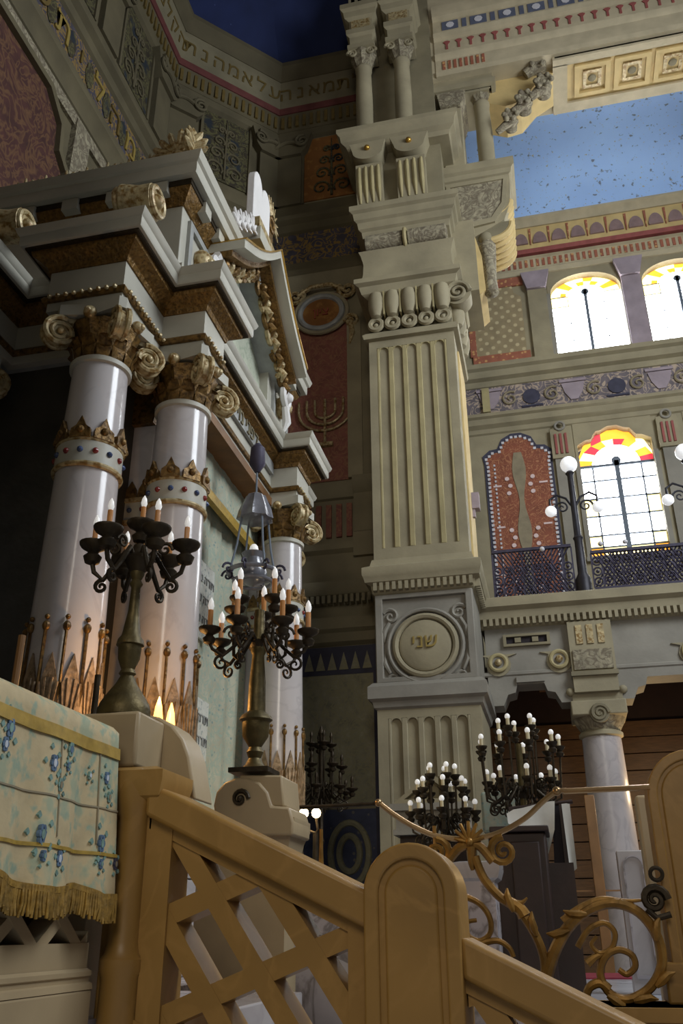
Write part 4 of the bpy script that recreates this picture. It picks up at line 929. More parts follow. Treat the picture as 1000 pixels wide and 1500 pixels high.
    for k in range(12):
        if sv is None:
            m_ = MB(); m_.prism([(-.08, ZP+.2), (.08, ZP+.2), (.085, 3.0), (.06, 3.2), (.035, 3.3), (0, 3.42), (-.035, 3.3), (-.06, 3.2), (-.085, 3.0)], 'x', .285, .302)
            for s in (-.05, -.02, .02, .05): m_.tube([(.306, s*.2, 2.5), (.307, s*.6, 2.9), (.307, s*1.3, 3.25-abs(s))], .01, 5)
            sv = O('sheaf_leaf', m_, 'gilt_sheaf', sh); s_ = sv
        else: s_ = link(sv, sh)
        s_.rotation_euler = (0, 0, 2*PI*(k+.5)/12)
    return sh
proto = make_column()
c0p = pZ(-62, 600, ZN)
COLS = [(-3.49, 5.86), (-3.06, 6.68), (-3.04, 9.95), (-3.49, 10.75), (c0p.x, 5.86)]
for i, (x, y) in enumerate(COLS):
    c = proto if i == 0 else tree(proto)
    c.parent = ark; c.location = V3((x, y, 0))-WORLD[ark]
# ---- pilasters behind the front columns
for y0, y1 in ((6.78, 7.2), (10.0, 10.4)):
    p = O('pilaster', MB().box(-3.84, -3.38, y0, y1, ARKZ, 6.1), 'marble', ark, bevel=.015)
    O('pilaster_capital', MB().prism([(-3.84, 6.0), (-3.38, 6.0), (-3.3, 6.5), (-3.92, 6.5)], 'y', y0-.06, y1), 'gilt', p)
    O('pilaster_collar', MB().box(-3.86, -3.36, y0-.025, y1+.02, 5.0, 5.2), 'ark_white', p)
    for z in (4.98, 5.2): O('collar_ring', MB().box(-3.88, -3.34, y0-.04, y1+.02, z-.02, z+.02), 'gilt_pale', p)
    for k in range(4): O('collar_leaf', MB().prism([(-3.86+k*.125, 5.22), (-3.74+k*.125, 5.22), (-3.75+k*.125, 5.31), (-3.8+k*.125, 5.4), (-3.85+k*.125, 5.31)], 'y', y0-.03, y0), 'gilt', p)
    for k in range(4): O('gem', MB().ball((-3.8+k*.125, y0-.025, 5.1), .026, 8), 'gem_red' if k % 2 else 'gem_blue', p)
# ---- entablature: breaks forward over every column
xc0 = COLS[4][0]
def brk(dx, dy):  # plan of the face, going from the left along the near side, the front, then the far side
    return [(-6.05, 6.35), (xc0-.36, 6.35), (xc0-.36, 5.6), (xc0+.36, 5.6), (xc0+.36, 6.25), (-3.95, 6.25), (-3.95, 5.6), (-3.23, 5.6), (-3.23, 6.42), (-2.8, 6.42), (-2.8, 6.94), (-3.15, 6.94), (-3.15, 9.68), (-2.8, 9.68), (-2.8, 10.22), (-3.23, 10.22), (-3.23, 11.05), (-6.05, 11.05)]
EP = brk(0, 0)
def ent(name, m, prof): return O(name, MB().sweep(prof, EP), m, ark)
def inset(P, d):
    P = [V3((a, b, 0)) for a, b in P]; out = []
    for i in range(len(P)):
        d0 = (P[i]-P[i-1]).normalized(); d1 = (P[(i+1) % len(P)]-P[i]).normalized()
        n0 = V3((d0.y, -d0.x, 0)); n1 = V3((d1.y, -d1.x, 0)); b = n0+n1; b = b/max(.3, b.dot(n0)); out.append(tuple((P[i]-b*d)[:2]))
    return out
inner = MB().prism(inset(EP, .05), 'z', 6.56, 7.3); O('entablature_core', inner, 'ark_grey', ark)
ent('architrave', 'ark_white', [(-.08, 6.55), (0, 6.55), (0, 6.64), (-.08, 6.64)])
ent('gilt_bead', 'gilt', [(-.08, 6.64), (.03, 6.64), (.045, 6.67), (.03, 6.70), (-.08, 6.70)])
ent('frieze', 'ark_white', [(-.08, 6.70), (.005, 6.70), (.005, 6.98), (-.08, 6.98)])
ent('gilt_ogee', 'gilt_carved', [(-.08, 6.98), (.02, 6.98), (.035, 7.03), (.09, 7.07), (.14, 7.10), (.15, 7.14), (-.08, 7.14)])
ent('dark_soffit', 'bronze', [(-.08, 7.14), (.19, 7.14), (.19, 7.16), (-.08, 7.16)])
ent('corona', 'ark_white', [(-.08, 7.16), (.22, 7.16), (.23, 7.18), (.23, 7.26), (.25, 7.28), (.27, 7.33), (-.08, 7.36)])
# little gilt eggs under the corona of the near blocks
d = MB()
for i in range(9): d.ball((-3.9+i*.078, 5.54, 6.67), .022, 6)
for i in range(10): d.ball((-3.18, 5.65+i*.08, 6.67), .022, 6)
for i in range(6): d.ball((-2.75, 6.45+i*.08, 6.67), .022, 6); d.ball((-2.75, 9.7+i*.08, 6.67), .022, 6)
O('bead_row', d, 'gilt_pale', ark, kind='stuff')
# ---- attic with top cornice
for ya, yb, sgn in ((6.36, 7.3, 1), (9.3, 10.24, -1)):
    O('attic_block', MB().box(-5.3, -3.1, ya, yb, 7.4, 8.5), 'ark_white', ark, bevel=.01)
    O('attic_panel', MB().prism([(ya+.14, 7.55), (yb-.14, 7.55), (yb-.14, 8.25), (ya+.14, 8.25)], 'x', -3.1, -3.06, hole=[(ya+.22, 7.63), (yb-.22, 7.63), (yb-.22, 8.17), (ya+.22, 8.17)]), 'ark_grey', ark)
    ym = (ya+yb)/2
    O('attic_rosette', MB().ball((-3.06, ym, 7.95), .13, 12, 1.2).ball((-2.98, ym, 7.93), .08, 8), 'gilt_pale', ark)
    P_ = [(-5.3, ya), (-3.1, ya), (-3.1, yb), (-5.3, yb)]
    O('attic_foot', MB().sweep([(0, 7.4), (.08, 7.4), (.08, 7.5), (.02, 7.56), (0, 7.56)], P_), 'ark_white', ark)
    O('attic_ogee', MB().sweep([(0, 8.32), (.02, 8.32), (.05, 8.38), (.1, 8.44), (.12, 8.48), (0, 8.48)], P_), 'gilt_carved', ark)
    O('attic_soffit', MB().sweep([(0, 8.48), (.13, 8.48), (.13, 8.55), (0, 8.55)], P_), 'bronze', ark)
    O('attic_cornice', MB().sweep([(0, 8.55), (.2, 8.55), (.21, 8.58), (.21, 8.68), (.24, 8.7), (.27, 8.78), (0, 8.8)], P_), 'ark_white', ark)
    for k in range(4):
        O('modillion', MB().box(-4.9+k*.5, -4.72+k*.5, ya-.16 if sgn == 1 else yb, ya if sgn == 1 else yb+.16, 8.4, 8.54), 'ark_white', ark)
    for k in range(2): O('modillion', MB().box(-3.1, -2.94, ya+.2+k*.4, ya+.36+k*.4, 8.4, 8.54), 'ark_white', ark)
O('attic_back', MB().box(-5.3, -3.35, 7.3, 9.3, 7.4, 8.6), 'ark_white', ark)
# crest and corner palmette on the near cornice
def palmette(c, u, h, n, m, parent, name='palmette'):
    mb = MB(); c = V3(c); u = V3(u)
    for k in range(n):
        a = PI*(.08+.84*k/(n-1)); L_ = h*(.7+.3*math.sin(a)); d_ = u*math.cos(a)+V3((0, 0, 1))*math.sin(a)
        mb.tube([c, c+d_*L_*.5, c+d_*L_*.88, c+d_*L_], [.02*h*4, .05*h*2.2, .04*h*2.2, .01], 7)
    mb.ball(c, h*.22, 10)
    return O(name, mb, m, parent)
palmette((-2.98, 6.3, 8.82), (0, 1, 0), .4, 9, 'gilt_pale', ark); palmette((-3.12, 6.2, 8.82), (1, 0, 0), .42, 9, 'gilt_pale', ark)
palmette((-2.98, 10.3, 8.82), (0, 1, 0), .3, 7, 'ivory', ark)
for k in range(7): palmette((-3.45-k*.24, 6.2, 8.8), (1, 0, 0), .16-.01*(k % 2), 5, 'gilt_pale', ark, 'crest_leaf')
for k in range(4): palmette((-2.92, 6.62+k*.2, 8.8), (0, 1, 0), .15, 5, 'ivory', ark, 'crest_leaf')
# gilded rolls lying on the lower cornice corners
for (x, y) in ((-3.12, 5.5), (-4.42, 5.5)):
    r_ = O('scroll_roll', MB().tube([(x-.16, y-.02, 7.54), (x-.13, y-.02, 7.54), (x+.02, y, 7.54), (x+.14, y+.02, 7.54), (x+.17, y+.02, 7.54)], [.14, .175, .155, .17, .13], 14), 'gilt_pale', ark)
    O('roll_end', MB().ring((x+.17, y+.02, 7.54), .13, .03, 'x', 20).ball((x+.17, y+.02, 7.54), .07), 'gilt_pale', r_)
    O('roll_end', MB().ring((x-.16, y-.02, 7.54), .13, .03, 'x', 20), 'gilt_pale', r_)
# ---- pediment: raking cornices, tympanum, carved festoon
def rake(name, m, off0, off1, x0, x1):
    def top(y): t = abs(y-8.3)/1.25; return 9.32-.92*t+.10*math.sin(PI*min(1, t))*-1
    for sg in (-1, 1):
        ys = [8.3+sg*1.28*k/8 for k in range(9)]
        poly = [(y, top(y)+off1) for y in ys]+[(y, top(y)+off0) for y in ys[::-1]]
        O(name, MB().prism(poly, 'x', x0, x1), m, ark)
rake('raking_cornice', 'ark_white', -.12, .0, -3.35, -2.66); rake('raking_gilt', 'gilt_carved', -.2, -.12, -3.35, -2.8)
rake('raking_fillet', 'gold', .0, .02, -3.3, -2.64); rake('raking_bed', 'ark_grey', -.3, -.2, -3.35, -2.95)
O('tympanum', MB().prism([(6.95, 7.4), (9.65, 7.4), (9.4, 8.3), (8.3, 9.1), (7.2, 8.3)], 'x', -3.6, -3.22), 'ark_frieze', ark)
for sg in (-1, 1):
    for k in range(7):
        t = k/6; y = 8.3+sg*(.15+1.0*t); z = 8.98-.72*t
        m_ = MB().spiral((-2.98, y, z-.1), (0, sg, 0), (0, 0, 1), .12, 1.5, .04, .02, a0=k); m_.ball((-2.93, y, z-.08), .06, 8)
        m_.tube([(-2.98, y, z-.1), (-2.9, y+sg*.06, z-.2), (-2.95, y+sg*.1, z-.28)], [.05, .05, .015])
        O('festoon_leaf', m_, 'gilt_pale' if k % 2 else 'gilt', ark)
    m_ = MB().spiral((-2.95, 8.3+sg*1.33, 8.0), (0, sg, 0), (0, 0, 1), .17, 1.8, .05, .03, a0=1.5).ball((-2.92, 8.3+sg*1.33, 8.0), .07)
    m_.tube([(-2.95, 8.3+sg*1.3, 7.85), (-2.95, 8.3+sg*1.38, 7.65), (-2.98, 8.3+sg*1.34, 7.5)], [.05, .06, .02])
    O('end_scroll', m_, 'ivory', ark)
# recessed inscription plaque over the doorway
O('inscription_band', MB().box(-3.2, -3.1, 6.98, 9.64, 6.88, 7.1), 'ark_grey', ark)
lettering('םתא ימ ינפל', .26, (-3.095, 8.3, 6.98), (0, 1, 0), (0, 0, 1), 'stone_dim', ark, .012)
O('soffit', MB().box(-3.6, -3.12, 6.9, 9.7, 6.45, 6.56), 'wood_ceiling', ark)
# tablets and gilt rays on the peak
TX = -2.96
O('tablet_stand', MB().box(-3.25, -2.8, 7.9, 8.7, 9.2, 9.4), 'ark_white', ark)
O('tablet_stand', MB().box(-3.15, -2.84, 7.96, 8.64, 9.4, 9.62), 'gilt_pale', ark)
tabs = [(7.97, 9.62), (8.62, 9.62), (8.62, 10.3)]+[(8.46+.16*math.cos(PI*k/8), 10.3+.2*math.sin(PI*k/8)) for k in range(1, 9)]+[(8.13+.16*math.cos(PI*k/8), 10.3+.2*math.sin(PI*k/8)) for k in range(1, 9)]
O('tablets', MB().prism(tabs, 'x', TX-.07, TX+.03), 'ivory', ark, bevel=.012, label='white marble tablets of the law')
ry = MB()
for k in range(9):
    a = PI*(-.1+.9*k/8); ry.tube([(TX, 8.78+.08*math.cos(a), 10.3+.08*math.sin(a)), (TX, 8.78+.3*math.cos(a), 10.3+.38*math.sin(a))], [.03, .008], 6)
O('sun_rays', ry, 'gilt_pale', ark, label='gilded rays above the tablets'); O('crown_band', MB().ring((TX, 8.76, 10.22), .1, .03, 'x', 20).box(TX-.03, TX, 8.6, 8.85, 9.62, 10.2), 'gilt', ark)
# crest scrolls along the near rake
for k in range(4):
    y = 7.25+k*.17; palmette((-2.85, y, 8.84+k*.13), (0, 1, 0), .2, 5, 'ivory', ark, 'crest_leaf')
# ---- curtain, valance and hanging plaques inside the doorway
def cloth(x, y0, y1, z0, z1, amp, waves, ny=60, nz=6, bottom=0):
    mb = MB(); vs = []; fs = []
    for j in range(nz+1):
        for i in range(ny+1):
            t = i/ny; y = y0+(y1-y0)*t; f = j/nz
            vs.append((x+amp*math.sin(waves*2*PI*t+.4*math.sin(f*3))*(.4+.6*(1-f))+.3*amp*math.sin(waves*4.7*PI*t), y, z0+(z1-z0)*f-bottom*abs(math.sin(waves*PI*t))*(1-f)))
    for j in range(nz):
        for i in range(ny): a = j*(ny+1)+i; fs.append((a, a+1, a+ny+2, a+ny+1))
    n = len(vs); vs += [(p[0]-.015, p[1], p[2]) for p in vs]; fs += [tuple(i+n for i in q) for q in fs]
    return mb.add(vs, fs)
cu = E('ark_curtain', (-3.52, 8.6, ARKZ), 'pale green brocade curtain hanging between the ark columns', 'curtain')
O('curtain_cloth', cloth(-3.5, 7.2, 9.98, ARKZ+.03, 6.5, .035, 7), 'curtain', cu, sharp=80)
O('valance', cloth(-3.42, 7.2, 9.98, 6.42, 6.46, .01, 7), 'curtain', cu, sharp=80)
va = O('valance_cloth', cloth(-3.38, 7.2, 9.98, 5.95, 6.46, .012, 6), 'curtain', cu, sharp=80)
O('valance_trim', MB().box(-3.40, -3.33, 7.2, 9.98, 5.86, 5.97), 'gold_ribbon', cu)
for z0, z1, y0 in ((4.35, 5.2, 8.05), (2.85, 3.75, 8.1)):
    pq = O('embroidered_plaque', MB().box(-3.46, -3.43, y0, y0+.62, z0, z1), 'plaque', cu, bevel=.01)
    for k in range(3): lettering('ךלמ הרות', .14, (-3.425, y0+.31, z1-.2-k*.22), (0, 1, 0), (0, 0, 1), 'ark_grey', pq, .006)
# ark steps and plinth
O('ark_plinth', MB().box(-6.4, -2.3, 5.2, 11.4, 1.0, ARKZ), 'marble_dark', ark)
# two glowing flame lamps at the foot of the front column
fl = E('flame_lamp', (-2.62, 6.55, ARKZ), 'pair of glowing flame-shaped lamps at the foot of column', 'lamp')
for (px_, py_) in ((232, 1042), (250, 1050)):
    q = pX(px_, py_, -2.62)
    O('lamp_stem', MB().lathe([(.05, ARKZ), (.05, ARKZ+.03), (.015, ARKZ+.06), (.015, q.z-.18), (.04, q.z-.14)], (q.x, q.y, 0), 10), 'brass', fl)
    O('flame_bulb', MB().lathe([(.025, -.12), (.035, -.06), (.024, .03), (.004, .1)], (q.x, q.y, q.z), 12), 'flame_lit', fl)
q = pX(240, 1035, -2.55); point((q.x-.06, q.y+.05, q.z+.1), 22, (1, .52, .16))
# hanging eternal lamp
hx, hy = -2.86, 8.3
ln = E('hanging_lamp', (hx, hy, 4.85), 'smoky metal eternal lamp hanging on a chain before the curtain', 'lamp')
O('ceiling_canopy', MB().lathe([(.03, 6.2), (.09, 6.3), (.08, 6.5), (.03, 6.56)], (hx, hy, 0), 14), 'iron_purple', ln)
O('chain', MB().tube([(hx, hy, 6.2), (hx, hy, 5.95)], .012), 'lead', ln)
O('crown', MB().lathe([(.02, 5.95), (.1, 5.9), (.17, 5.72), (.19, 5.62), (.15, 5.6)], (hx, hy, 0), 18, mod=lambda a, z: 1+.08*math.cos(9*a)), 'crystal', ln)
for k in range(4):
    a = PI/4+k*PI/2; O('suspension', MB().tube([(hx+.16*math.cos(a), hy+.16*math.sin(a), 5.62), (hx+.2*math.cos(a), hy+.2*math.sin(a), 5.3), (hx+.26*math.cos(a), hy+.26*math.sin(a), 5.02)], .012), 'lead', ln)
O('lamp_ring', MB().ring((hx, hy, 5.0), .26, .025, 'z', 28).ring((hx, hy, 4.9), .2, .02, 'z', 24), 'crystal', ln)
for k in range(8):
    a = k*PI/4; O('ring_scroll', MB().spiral((hx+.28*math.cos(a), hy+.28*math.sin(a), 5.0), (math.cos(a), math.sin(a), 0), (0, 0, 1), .07, 1.3, .014, .01), 'iron_purple', ln)
O('glass_bowl', MB().lathe([(.02, 4.85), (.12, 4.9), (.15, 5.0), (.1, 5.16), (.13, 5.22)], (hx, hy, 0), 18), 'crystal', ln)
O('bulb', MB().ball((hx, hy, 5.27), .05, 12, 1.3), 'bulb', ln)
# ================================================================== PLATFORMS AND STAIR
pf = O('floor', MB().box(-6.5, -1.78, 1.5, 5.2, 0, ARKZ).box(-6.5, -1.78, 5.2, 12.3, 0, 1.0), 'marble_dark', label='raised marble platform of the ark', cat='platform', kind=ST)
O('floor', MB().box(-1.75, 2.4, 6.4, 12.9, 0, 1.08), 'floor_marble', label='raised pale marble platform behind the gilt railing', cat='platform', kind=ST)
stw = E('marble_stair', (-.3, 4.5, 0), 'marble steps climbing to the ark behind the pierced balustrade', 'stair')
for i in range(8): O('step', MB().box(-1.76+.0, 1.1-i*.36, 3.88, 5.2, i*.1625, (i+1)*.1625), 'marble', stw, bevel=.01)
# ---- pierced tan marble balustrade climbing to the left (plane facing the viewer)
YB0, YB1 = 3.55, 3.75
SL = -.466
def rz(x): return 2.15+SL*(x+1.61)
bal = E('stair_balustrade', (-.7, 3.65, 0), 'tan marble stair balustrade with diagonal pierced lattice and rounded newel', 'balustrade')
def rail_piece(x0, x1):
    O('handrail', MB().prism([(x0, rz(x0)), (x1, rz(x1)), (x1, rz(x1)-.135), (x0, rz(x0)-.135)], 'y', YB0-.05, YB1+.05), 'tan_marble', bal, bevel=.018)
    O('top_band', MB().prism([(x0, rz(x0)-.135), (x1, rz(x1)-.135), (x1, rz(x1)-.18), (x0, rz(x0)-.18)], 'y', YB0+.01, YB1-.01), 'tan_marble', bal)
    O('bottom_band', MB().prism([(x0, rz(x0)-.86), (x1, rz(x1)-.86), (x1, rz(x1)-1.3), (x0, rz(x0)-1.3)], 'y', YB0, YB1), 'tan_marble', bal)
def clip(poly, half):
    out = []; a, b, c = half      # keep a*x+b*z<=c
    for i in range(len(poly)):
        p, q = poly[i], poly[(i+1) % len(poly)]; fp = a*p[0]+b*p[1]-c; fq = a*q[0]+b*q[1]-c
        if fp <= 0: out.append(p)
        if fp*fq < 0: t = fp/(fp-fq); out.append((p[0]+(q[0]-p[0])*t, p[1]+(q[1]-p[1])*t))
    return out
def lattice(x0, x1):
    halves = [(-1, 0, -x0), (1, 0, x1), (-SL, 1, rz(0)-.175), (SL, -1, -(rz(0)-.87))]
    for k in range(-9, 14):
        xm = -1.257+.258*k; h = .0465; s = -1.38
        poly = [(xm-h+(z-1.6)/s, z) for z in (3.2, -.5)]+[(xm+h+(z-1.6)/s, z) for z in (-.5, 3.2)]
        for hf in halves:
            if poly: poly = clip(poly, hf)
        if len(poly) > 2: O('lattice_bar', MB().prism(poly, 'y', YB0+.02, YB1-.02), 'tan_marble', bal)
    for k in range(-6, 9):
        zm = 1.75-.352*k; h = .041; s = .38
        poly = [(x, zm+h+(x+1.276)*s) for x in (-3, 3)]+[(x, zm-h+(x+1.276)*s) for x in (3, -3)]
        for hf in halves:
            if poly: poly = clip(poly, hf)
        if len(poly) > 2: O('lattice_bar', MB().prism(poly, 'y', YB0+.022, YB1-.022), 'tan_marble', bal)
rail_piece(-1.63, -.70); lattice(-1.58, -.72); rail_piece(-.38, 1.0); lattice(-.37, 1.0)
O('stile', MB().prism([(-1.62, .8), (-1.525, .8), (-1.525, rz(-1.525)-.137), (-1.62, rz(-1.62)-.137)], 'y', YB0+.004, YB1-.004), 'tan_marble', bal)
O('stile', MB().prism([(-.80, .3), (-.70, .3), (-.70, rz(-.70)-.137), (-.80, rz(-.80)-.137)], 'y', YB0+.004, YB1-.004), 'tan_marble', bal)
def rounded(x0, x1, zb, zt, n=16):
    r = (x1-x0)/2; c = (x0+x1)/2
    return [(x0, zb), (x1, zb)]+[(c+r*math.cos(PI*k/n), zt-r+r*math.sin(PI*k/n)) for k in range(n+1)]
def newel(par, x0, x1, zb, zt, y0, y1, m, ins=.055):
    a = rounded(x0, x1, zb, zt); b = rounded(x0+ins, x1-ins, zb+.06, zt-ins)
    O('newel', MB().prism(a, 'y', y0+.02, y1), m, par, bevel=.012)
    O('newel_rim', MB().prism(a, 'y', y0, y0+.03, hole=b), m, par, bevel=.008)
    b2 = rounded(x0+ins+.022, x1-ins-.022, zb+.08, zt-ins-.022)
    O('newel_inset', MB().prism(b2, 'y', y0+.008, y0+.03), m, par, bevel=.01)
newel(bal, -.725, -.375, 0, 1.893, 3.48, 3.82, 'tan_marble')
# corner post with half-round shaft, moulded cap and base
O('corner_post', MB().box(-1.80, -1.61, 3.56, 3.80, 0, 2.16), 'tan_marble', bal, bevel=.01)
O('half_shaft', MB().lathe([(.075, .9), (.075, 1.44), (.085, 1.46), (.085, 1.5), (.07, 1.52), (.062, 1.56), (.06, 2.02), (.07, 2.04), (.085, 2.1), (.09, 2.16)], (-1.70, 3.56, 0), 18), 'tan_marble', bal)
O('post_cap', MB().sweep([(0, 2.08), (.03, 2.1), (.05, 2.16), (.05, 2.2), (0, 2.22)], [(-1.80, 3.80), (-1.80, 3.52), (-1.60, 3.52), (-1.60, 3.80)]), 'tan_marble', bal)
ped = E('candelabrum_pedestal', (-1.75, 3.9, 2.2), 'cream stone scroll block carrying the nearer candelabrum', 'pedestal')
pts = [pY(x, y, 3.83) for x, y in ((196, 1052), (212, 1046), (232, 1050), (252, 1062), (268, 1082), (277, 1108), (286, 1172), (196, 1128))]
O('scroll_block', MB().prism([(p.x, p.z) for p in pts], 'y', 3.83, 4.05), 'cream_marble', ped, bevel=.012)
O('scroll_curl', MB().prism([(p.x, p.z) for p in [pY(x, y, 3.8) for x, y in ((206, 1108), (214, 1078), (230, 1062), (228, 1085), (220, 1112))]], 'y', 3.78, 3.83), 'stone_dim', ped)
O('candelabrum_plinth', MB().box(-2.02, -1.72, 3.56, 3.84, 2.23, 2.468), 'cream_marble', ped, bevel=.015)
O('pedestal_shaft', MB().box(-2.05, -1.87, 3.56, 3.95, ARKZ, 2.23), 'cream_marble', ped)
# ---- parapet on the left with brocade drape
par = E('pierced_parapet', (-1.9, 2.5, 0), 'cream stone parapet with pierced triangles below the drape', 'parapet')
PXF = -1.78
O('parapet_base', MB().box(-2.05, PXF+.03, 1.45, 3.44, 0, 1.405), 'cream_marble', par, bevel=.01)
O('ledge', MB().sweep([(0, 1.405), (.03, 1.405), (.025, 1.425), (.012, 1.43), (.012, 1.445), (.02, 1.45), (.02, 1.465), (0, 1.475)], [(PXF, 1.45), (PXF, 3.44)]), 'cream_marble', par)
O('parapet_rail', MB().box(-2.05, PXF, 1.45, 3.44, 2.1, 2.32), 'cream_marble', par)
O('parapet_back', MB().box(-2.05, -2.02, 1.45, 3.44, 1.4, 2.1), 'dark_wood', par)
for k in range(-1, 9):
    yv = 3.07-.31*(6-k)
    for sg in (-1, 1):
        poly = [(yv-.04+sg*.0, 1.53), (yv+.04, 1.53), (yv+.04+sg*.8, 2.10), (yv-.04+sg*.8, 2.10)]
        for hf in ((-1, 0, -1.45), (1, 0, 3.44)):
            if poly: poly = clip(poly, hf)
        if len(poly) > 2: O('lattice_bar', MB().prism(poly, 'x', PXF-.1, PXF-.004*(1+sg)-.004), 'cream_marble', par)
O('parapet_bottom', MB().box(-2.0, PXF-.002, 1.45, 3.44, 1.40, 1.56), 'cream_marble', par)
# drape
dr = E('brocade_drape', (-1.72, 2.4, 1.7), 'floral brocade drape with gold ribbon and fringe over the parapet', 'drape')
DX = -1.745
def dx(y, z):
    f = (2.34-z)/.65
    return DX+.030*f*(1+math.sin(y*15.2+.5))+.012*f*math.sin(y*33)
def dbot(y): return 1.768-.035*math.sin(y*2.4+.3)-.02*math.sin(y*7)-(.05 if y > 3.2 else 0)*min(1, (y-3.2)*8)
Y0, Y1, NY, NZ = 1.5, 3.44, 120, 14
vs = []; fs = []
for j in range(NZ+1):
    for i in range(NY+1):
        y = Y0+(Y1-Y0)*i/NY; z = dbot(y)+(2.345-dbot(y))*j/NZ; vs.append((dx(y, z), y, z))
for i in range(NY+1): y = Y0+(Y1-Y0)*i/NY; vs.append((-1.775, y, 2.372))
for i in range(NY+1): y = Y0+(Y1-Y0)*i/NY; vs.append((-2.06, y, 2.372))
for i in range(NY+1): y = Y0+(Y1-Y0)*i/NY; vs.append((-2.07, y, 2.1))
for j in range(NZ+3):
    for i in range(NY): a = j*(NY+1)+i; fs.append((a, a+1, a+NY+2, a+NY+1))
O('drape_cloth', MB().add(vs, fs), 'drape', dr, sharp=70)
def strip(z0, z1, off, m, name, ya=Y0, yb=Y1, rel=False):
    vs = []; fs = []; n = 80
    for i in range(n+1):
        y = ya+(yb-ya)*i/n
        za, zb = (dbot(y)+z0, dbot(y)+z1) if rel else (z0, z1)
        vs += [(dx(y, za)+off, y, za), (dx(y, zb)+off, y, zb), (dx(y, zb)-.004, y, zb), (dx(y, za)-.004, y, za)]
    for i in range(n):
        for k in range(4): a = i*4; fs.append((a+k, a+(k+1) % 4, a+4+(k+1) % 4, a+4+k))
    return O(name, MB().add(vs, fs), m, dr, sharp=70)
strip(2.235, 2.28, .008, 'gold_ribbon', 'gold_ribbon'); strip(1.86, 1.872, .006, 'gold_ribbon', 'gold_ribbon')
strip(2.03, 2.036, .004, 'taupe', 'seam'); strip(.0, .02, .012, 'gold_fringe', 'fringe_header', rel=True)
fg = MB(); n = 230
for i in range(n):
    y = Y0+(Y1-Y0)*(i+.5)/n; zb = dbot(y); x = dx(y, zb)+.006; L_ = .078+random.uniform(-.008, .008)
    fg.tube([(x, y, zb+.02), (x+random.uniform(-.002, .006), y+random.uniform(-.003, .003), zb-L_*.5), (x+random.uniform(-.004, .008), y+random.uniform(-.005, .005), zb-L_)], [.006, .0065, .006], 5)
O('fringe', fg, 'gold_fringe', dr, kind='stuff')
for ys in (2.02, 2.56, 2.98, 3.28): # vertical seams
    O('seam', MB().tube([(dx(ys, z)+.002, ys, z) for z in (1.9, 2.0, 2.1, 2.2, 2.25)], .004, 6), 'taupe', dr)
def flower(px_, py_, s=1, m1='flower_blue', m2='flower_white'):
    p = pX(px_, py_, DX); y, z = p.y, p.z; x = dx(y, z)+.003; pet = MB()
    for k in range(6):
        a = k*PI/3; pet.prism(disc(8, y+.016*s*math.cos(a), z+.024*s*math.sin(a), .011*s, .014*s), 'x', x-.01, x+.004)
    f = O('embroidered_flower', pet, m1, dr); O('flower_heart', MB().prism(disc(10, y, z, .012*s, .018*s), 'x', x-.01, x+.006), m2, f)
    lv = MB()
    for k in range(5):
        a = .6+k*1.25; cy, cz = y+.055*s*math.cos(a), z+.07*s*math.sin(a)
        xx = dx(cy, cz)+.002; lv.prism([(cy-.014*s, cz), (cy, cz-.012*s), (cy+.014*s, cz), (cy, cz+.016*s)], 'x', xx-.01, xx+.003)
    O('embroidered_leaves', lv, 'leaf_teal', f)
for fx, fy, s_, a_, b_ in ((71, 1118, 1.1, 'flower_blue', 'flower_white'), (95, 1123, .6, 'flower_blue', 'leaf_teal'), (150, 1140, .9, 'flower_blue', 'flower_white'), (130, 1136, .6, 'leaf_teal', 'flower_white'), (73, 1258, 1.0, 'flower_blue', 'flower_white'), (46, 1254, .7, 'flower_blue', 'leaf_teal'), (154, 1266, .8, 'border_navy', 'taupe'), (132, 1266, .7, 'flower_blue', 'leaf_teal'), (48, 1222, 1.2, 'flower_blue', 'leaf_teal'), (135, 1236, 1.2, 'flower_blue', 'leaf_teal'), (100, 1098, 1.0, 'leaf_teal', 'flower_blue'), (12, 1066, 1.2, 'flower_blue', 'leaf_teal'), (3, 1090, .9, 'flower_blue', 'flower_white'), (80, 1150, .9, 'leaf_teal', 'taupe'), (152, 1168, .8, 'leaf_teal', 'taupe')): flower(fx, fy, s_*.75, a_, b_)
# two thin brass rods standing behind the drape
for (a_, b_) in (((22, 1000), (27, 928)), ((137, 1048), (142, 988))):
    p0 = pX(a_[0], a_[1], -2.2); p1 = pX(b_[0], b_[1], -2.2)
    O('candle_rod', MB().tube([(p0.x, p0.y, ARKZ), (p0.x, p0.y, p1.z)], .016, 10).lathe([(.07, ARKZ), (.07, ARKZ+.02), (.02, ARKZ+.05)], (p0.x, p0.y, 0), 14), 'wood_post' if a_[0] < 100 else 'bronze', label='slender %s rod standing behind the %s of the drape' % (('tan wooden', 'left part') if a_[0] < 100 else ('dark bronze', 'right end')), cat='rod')
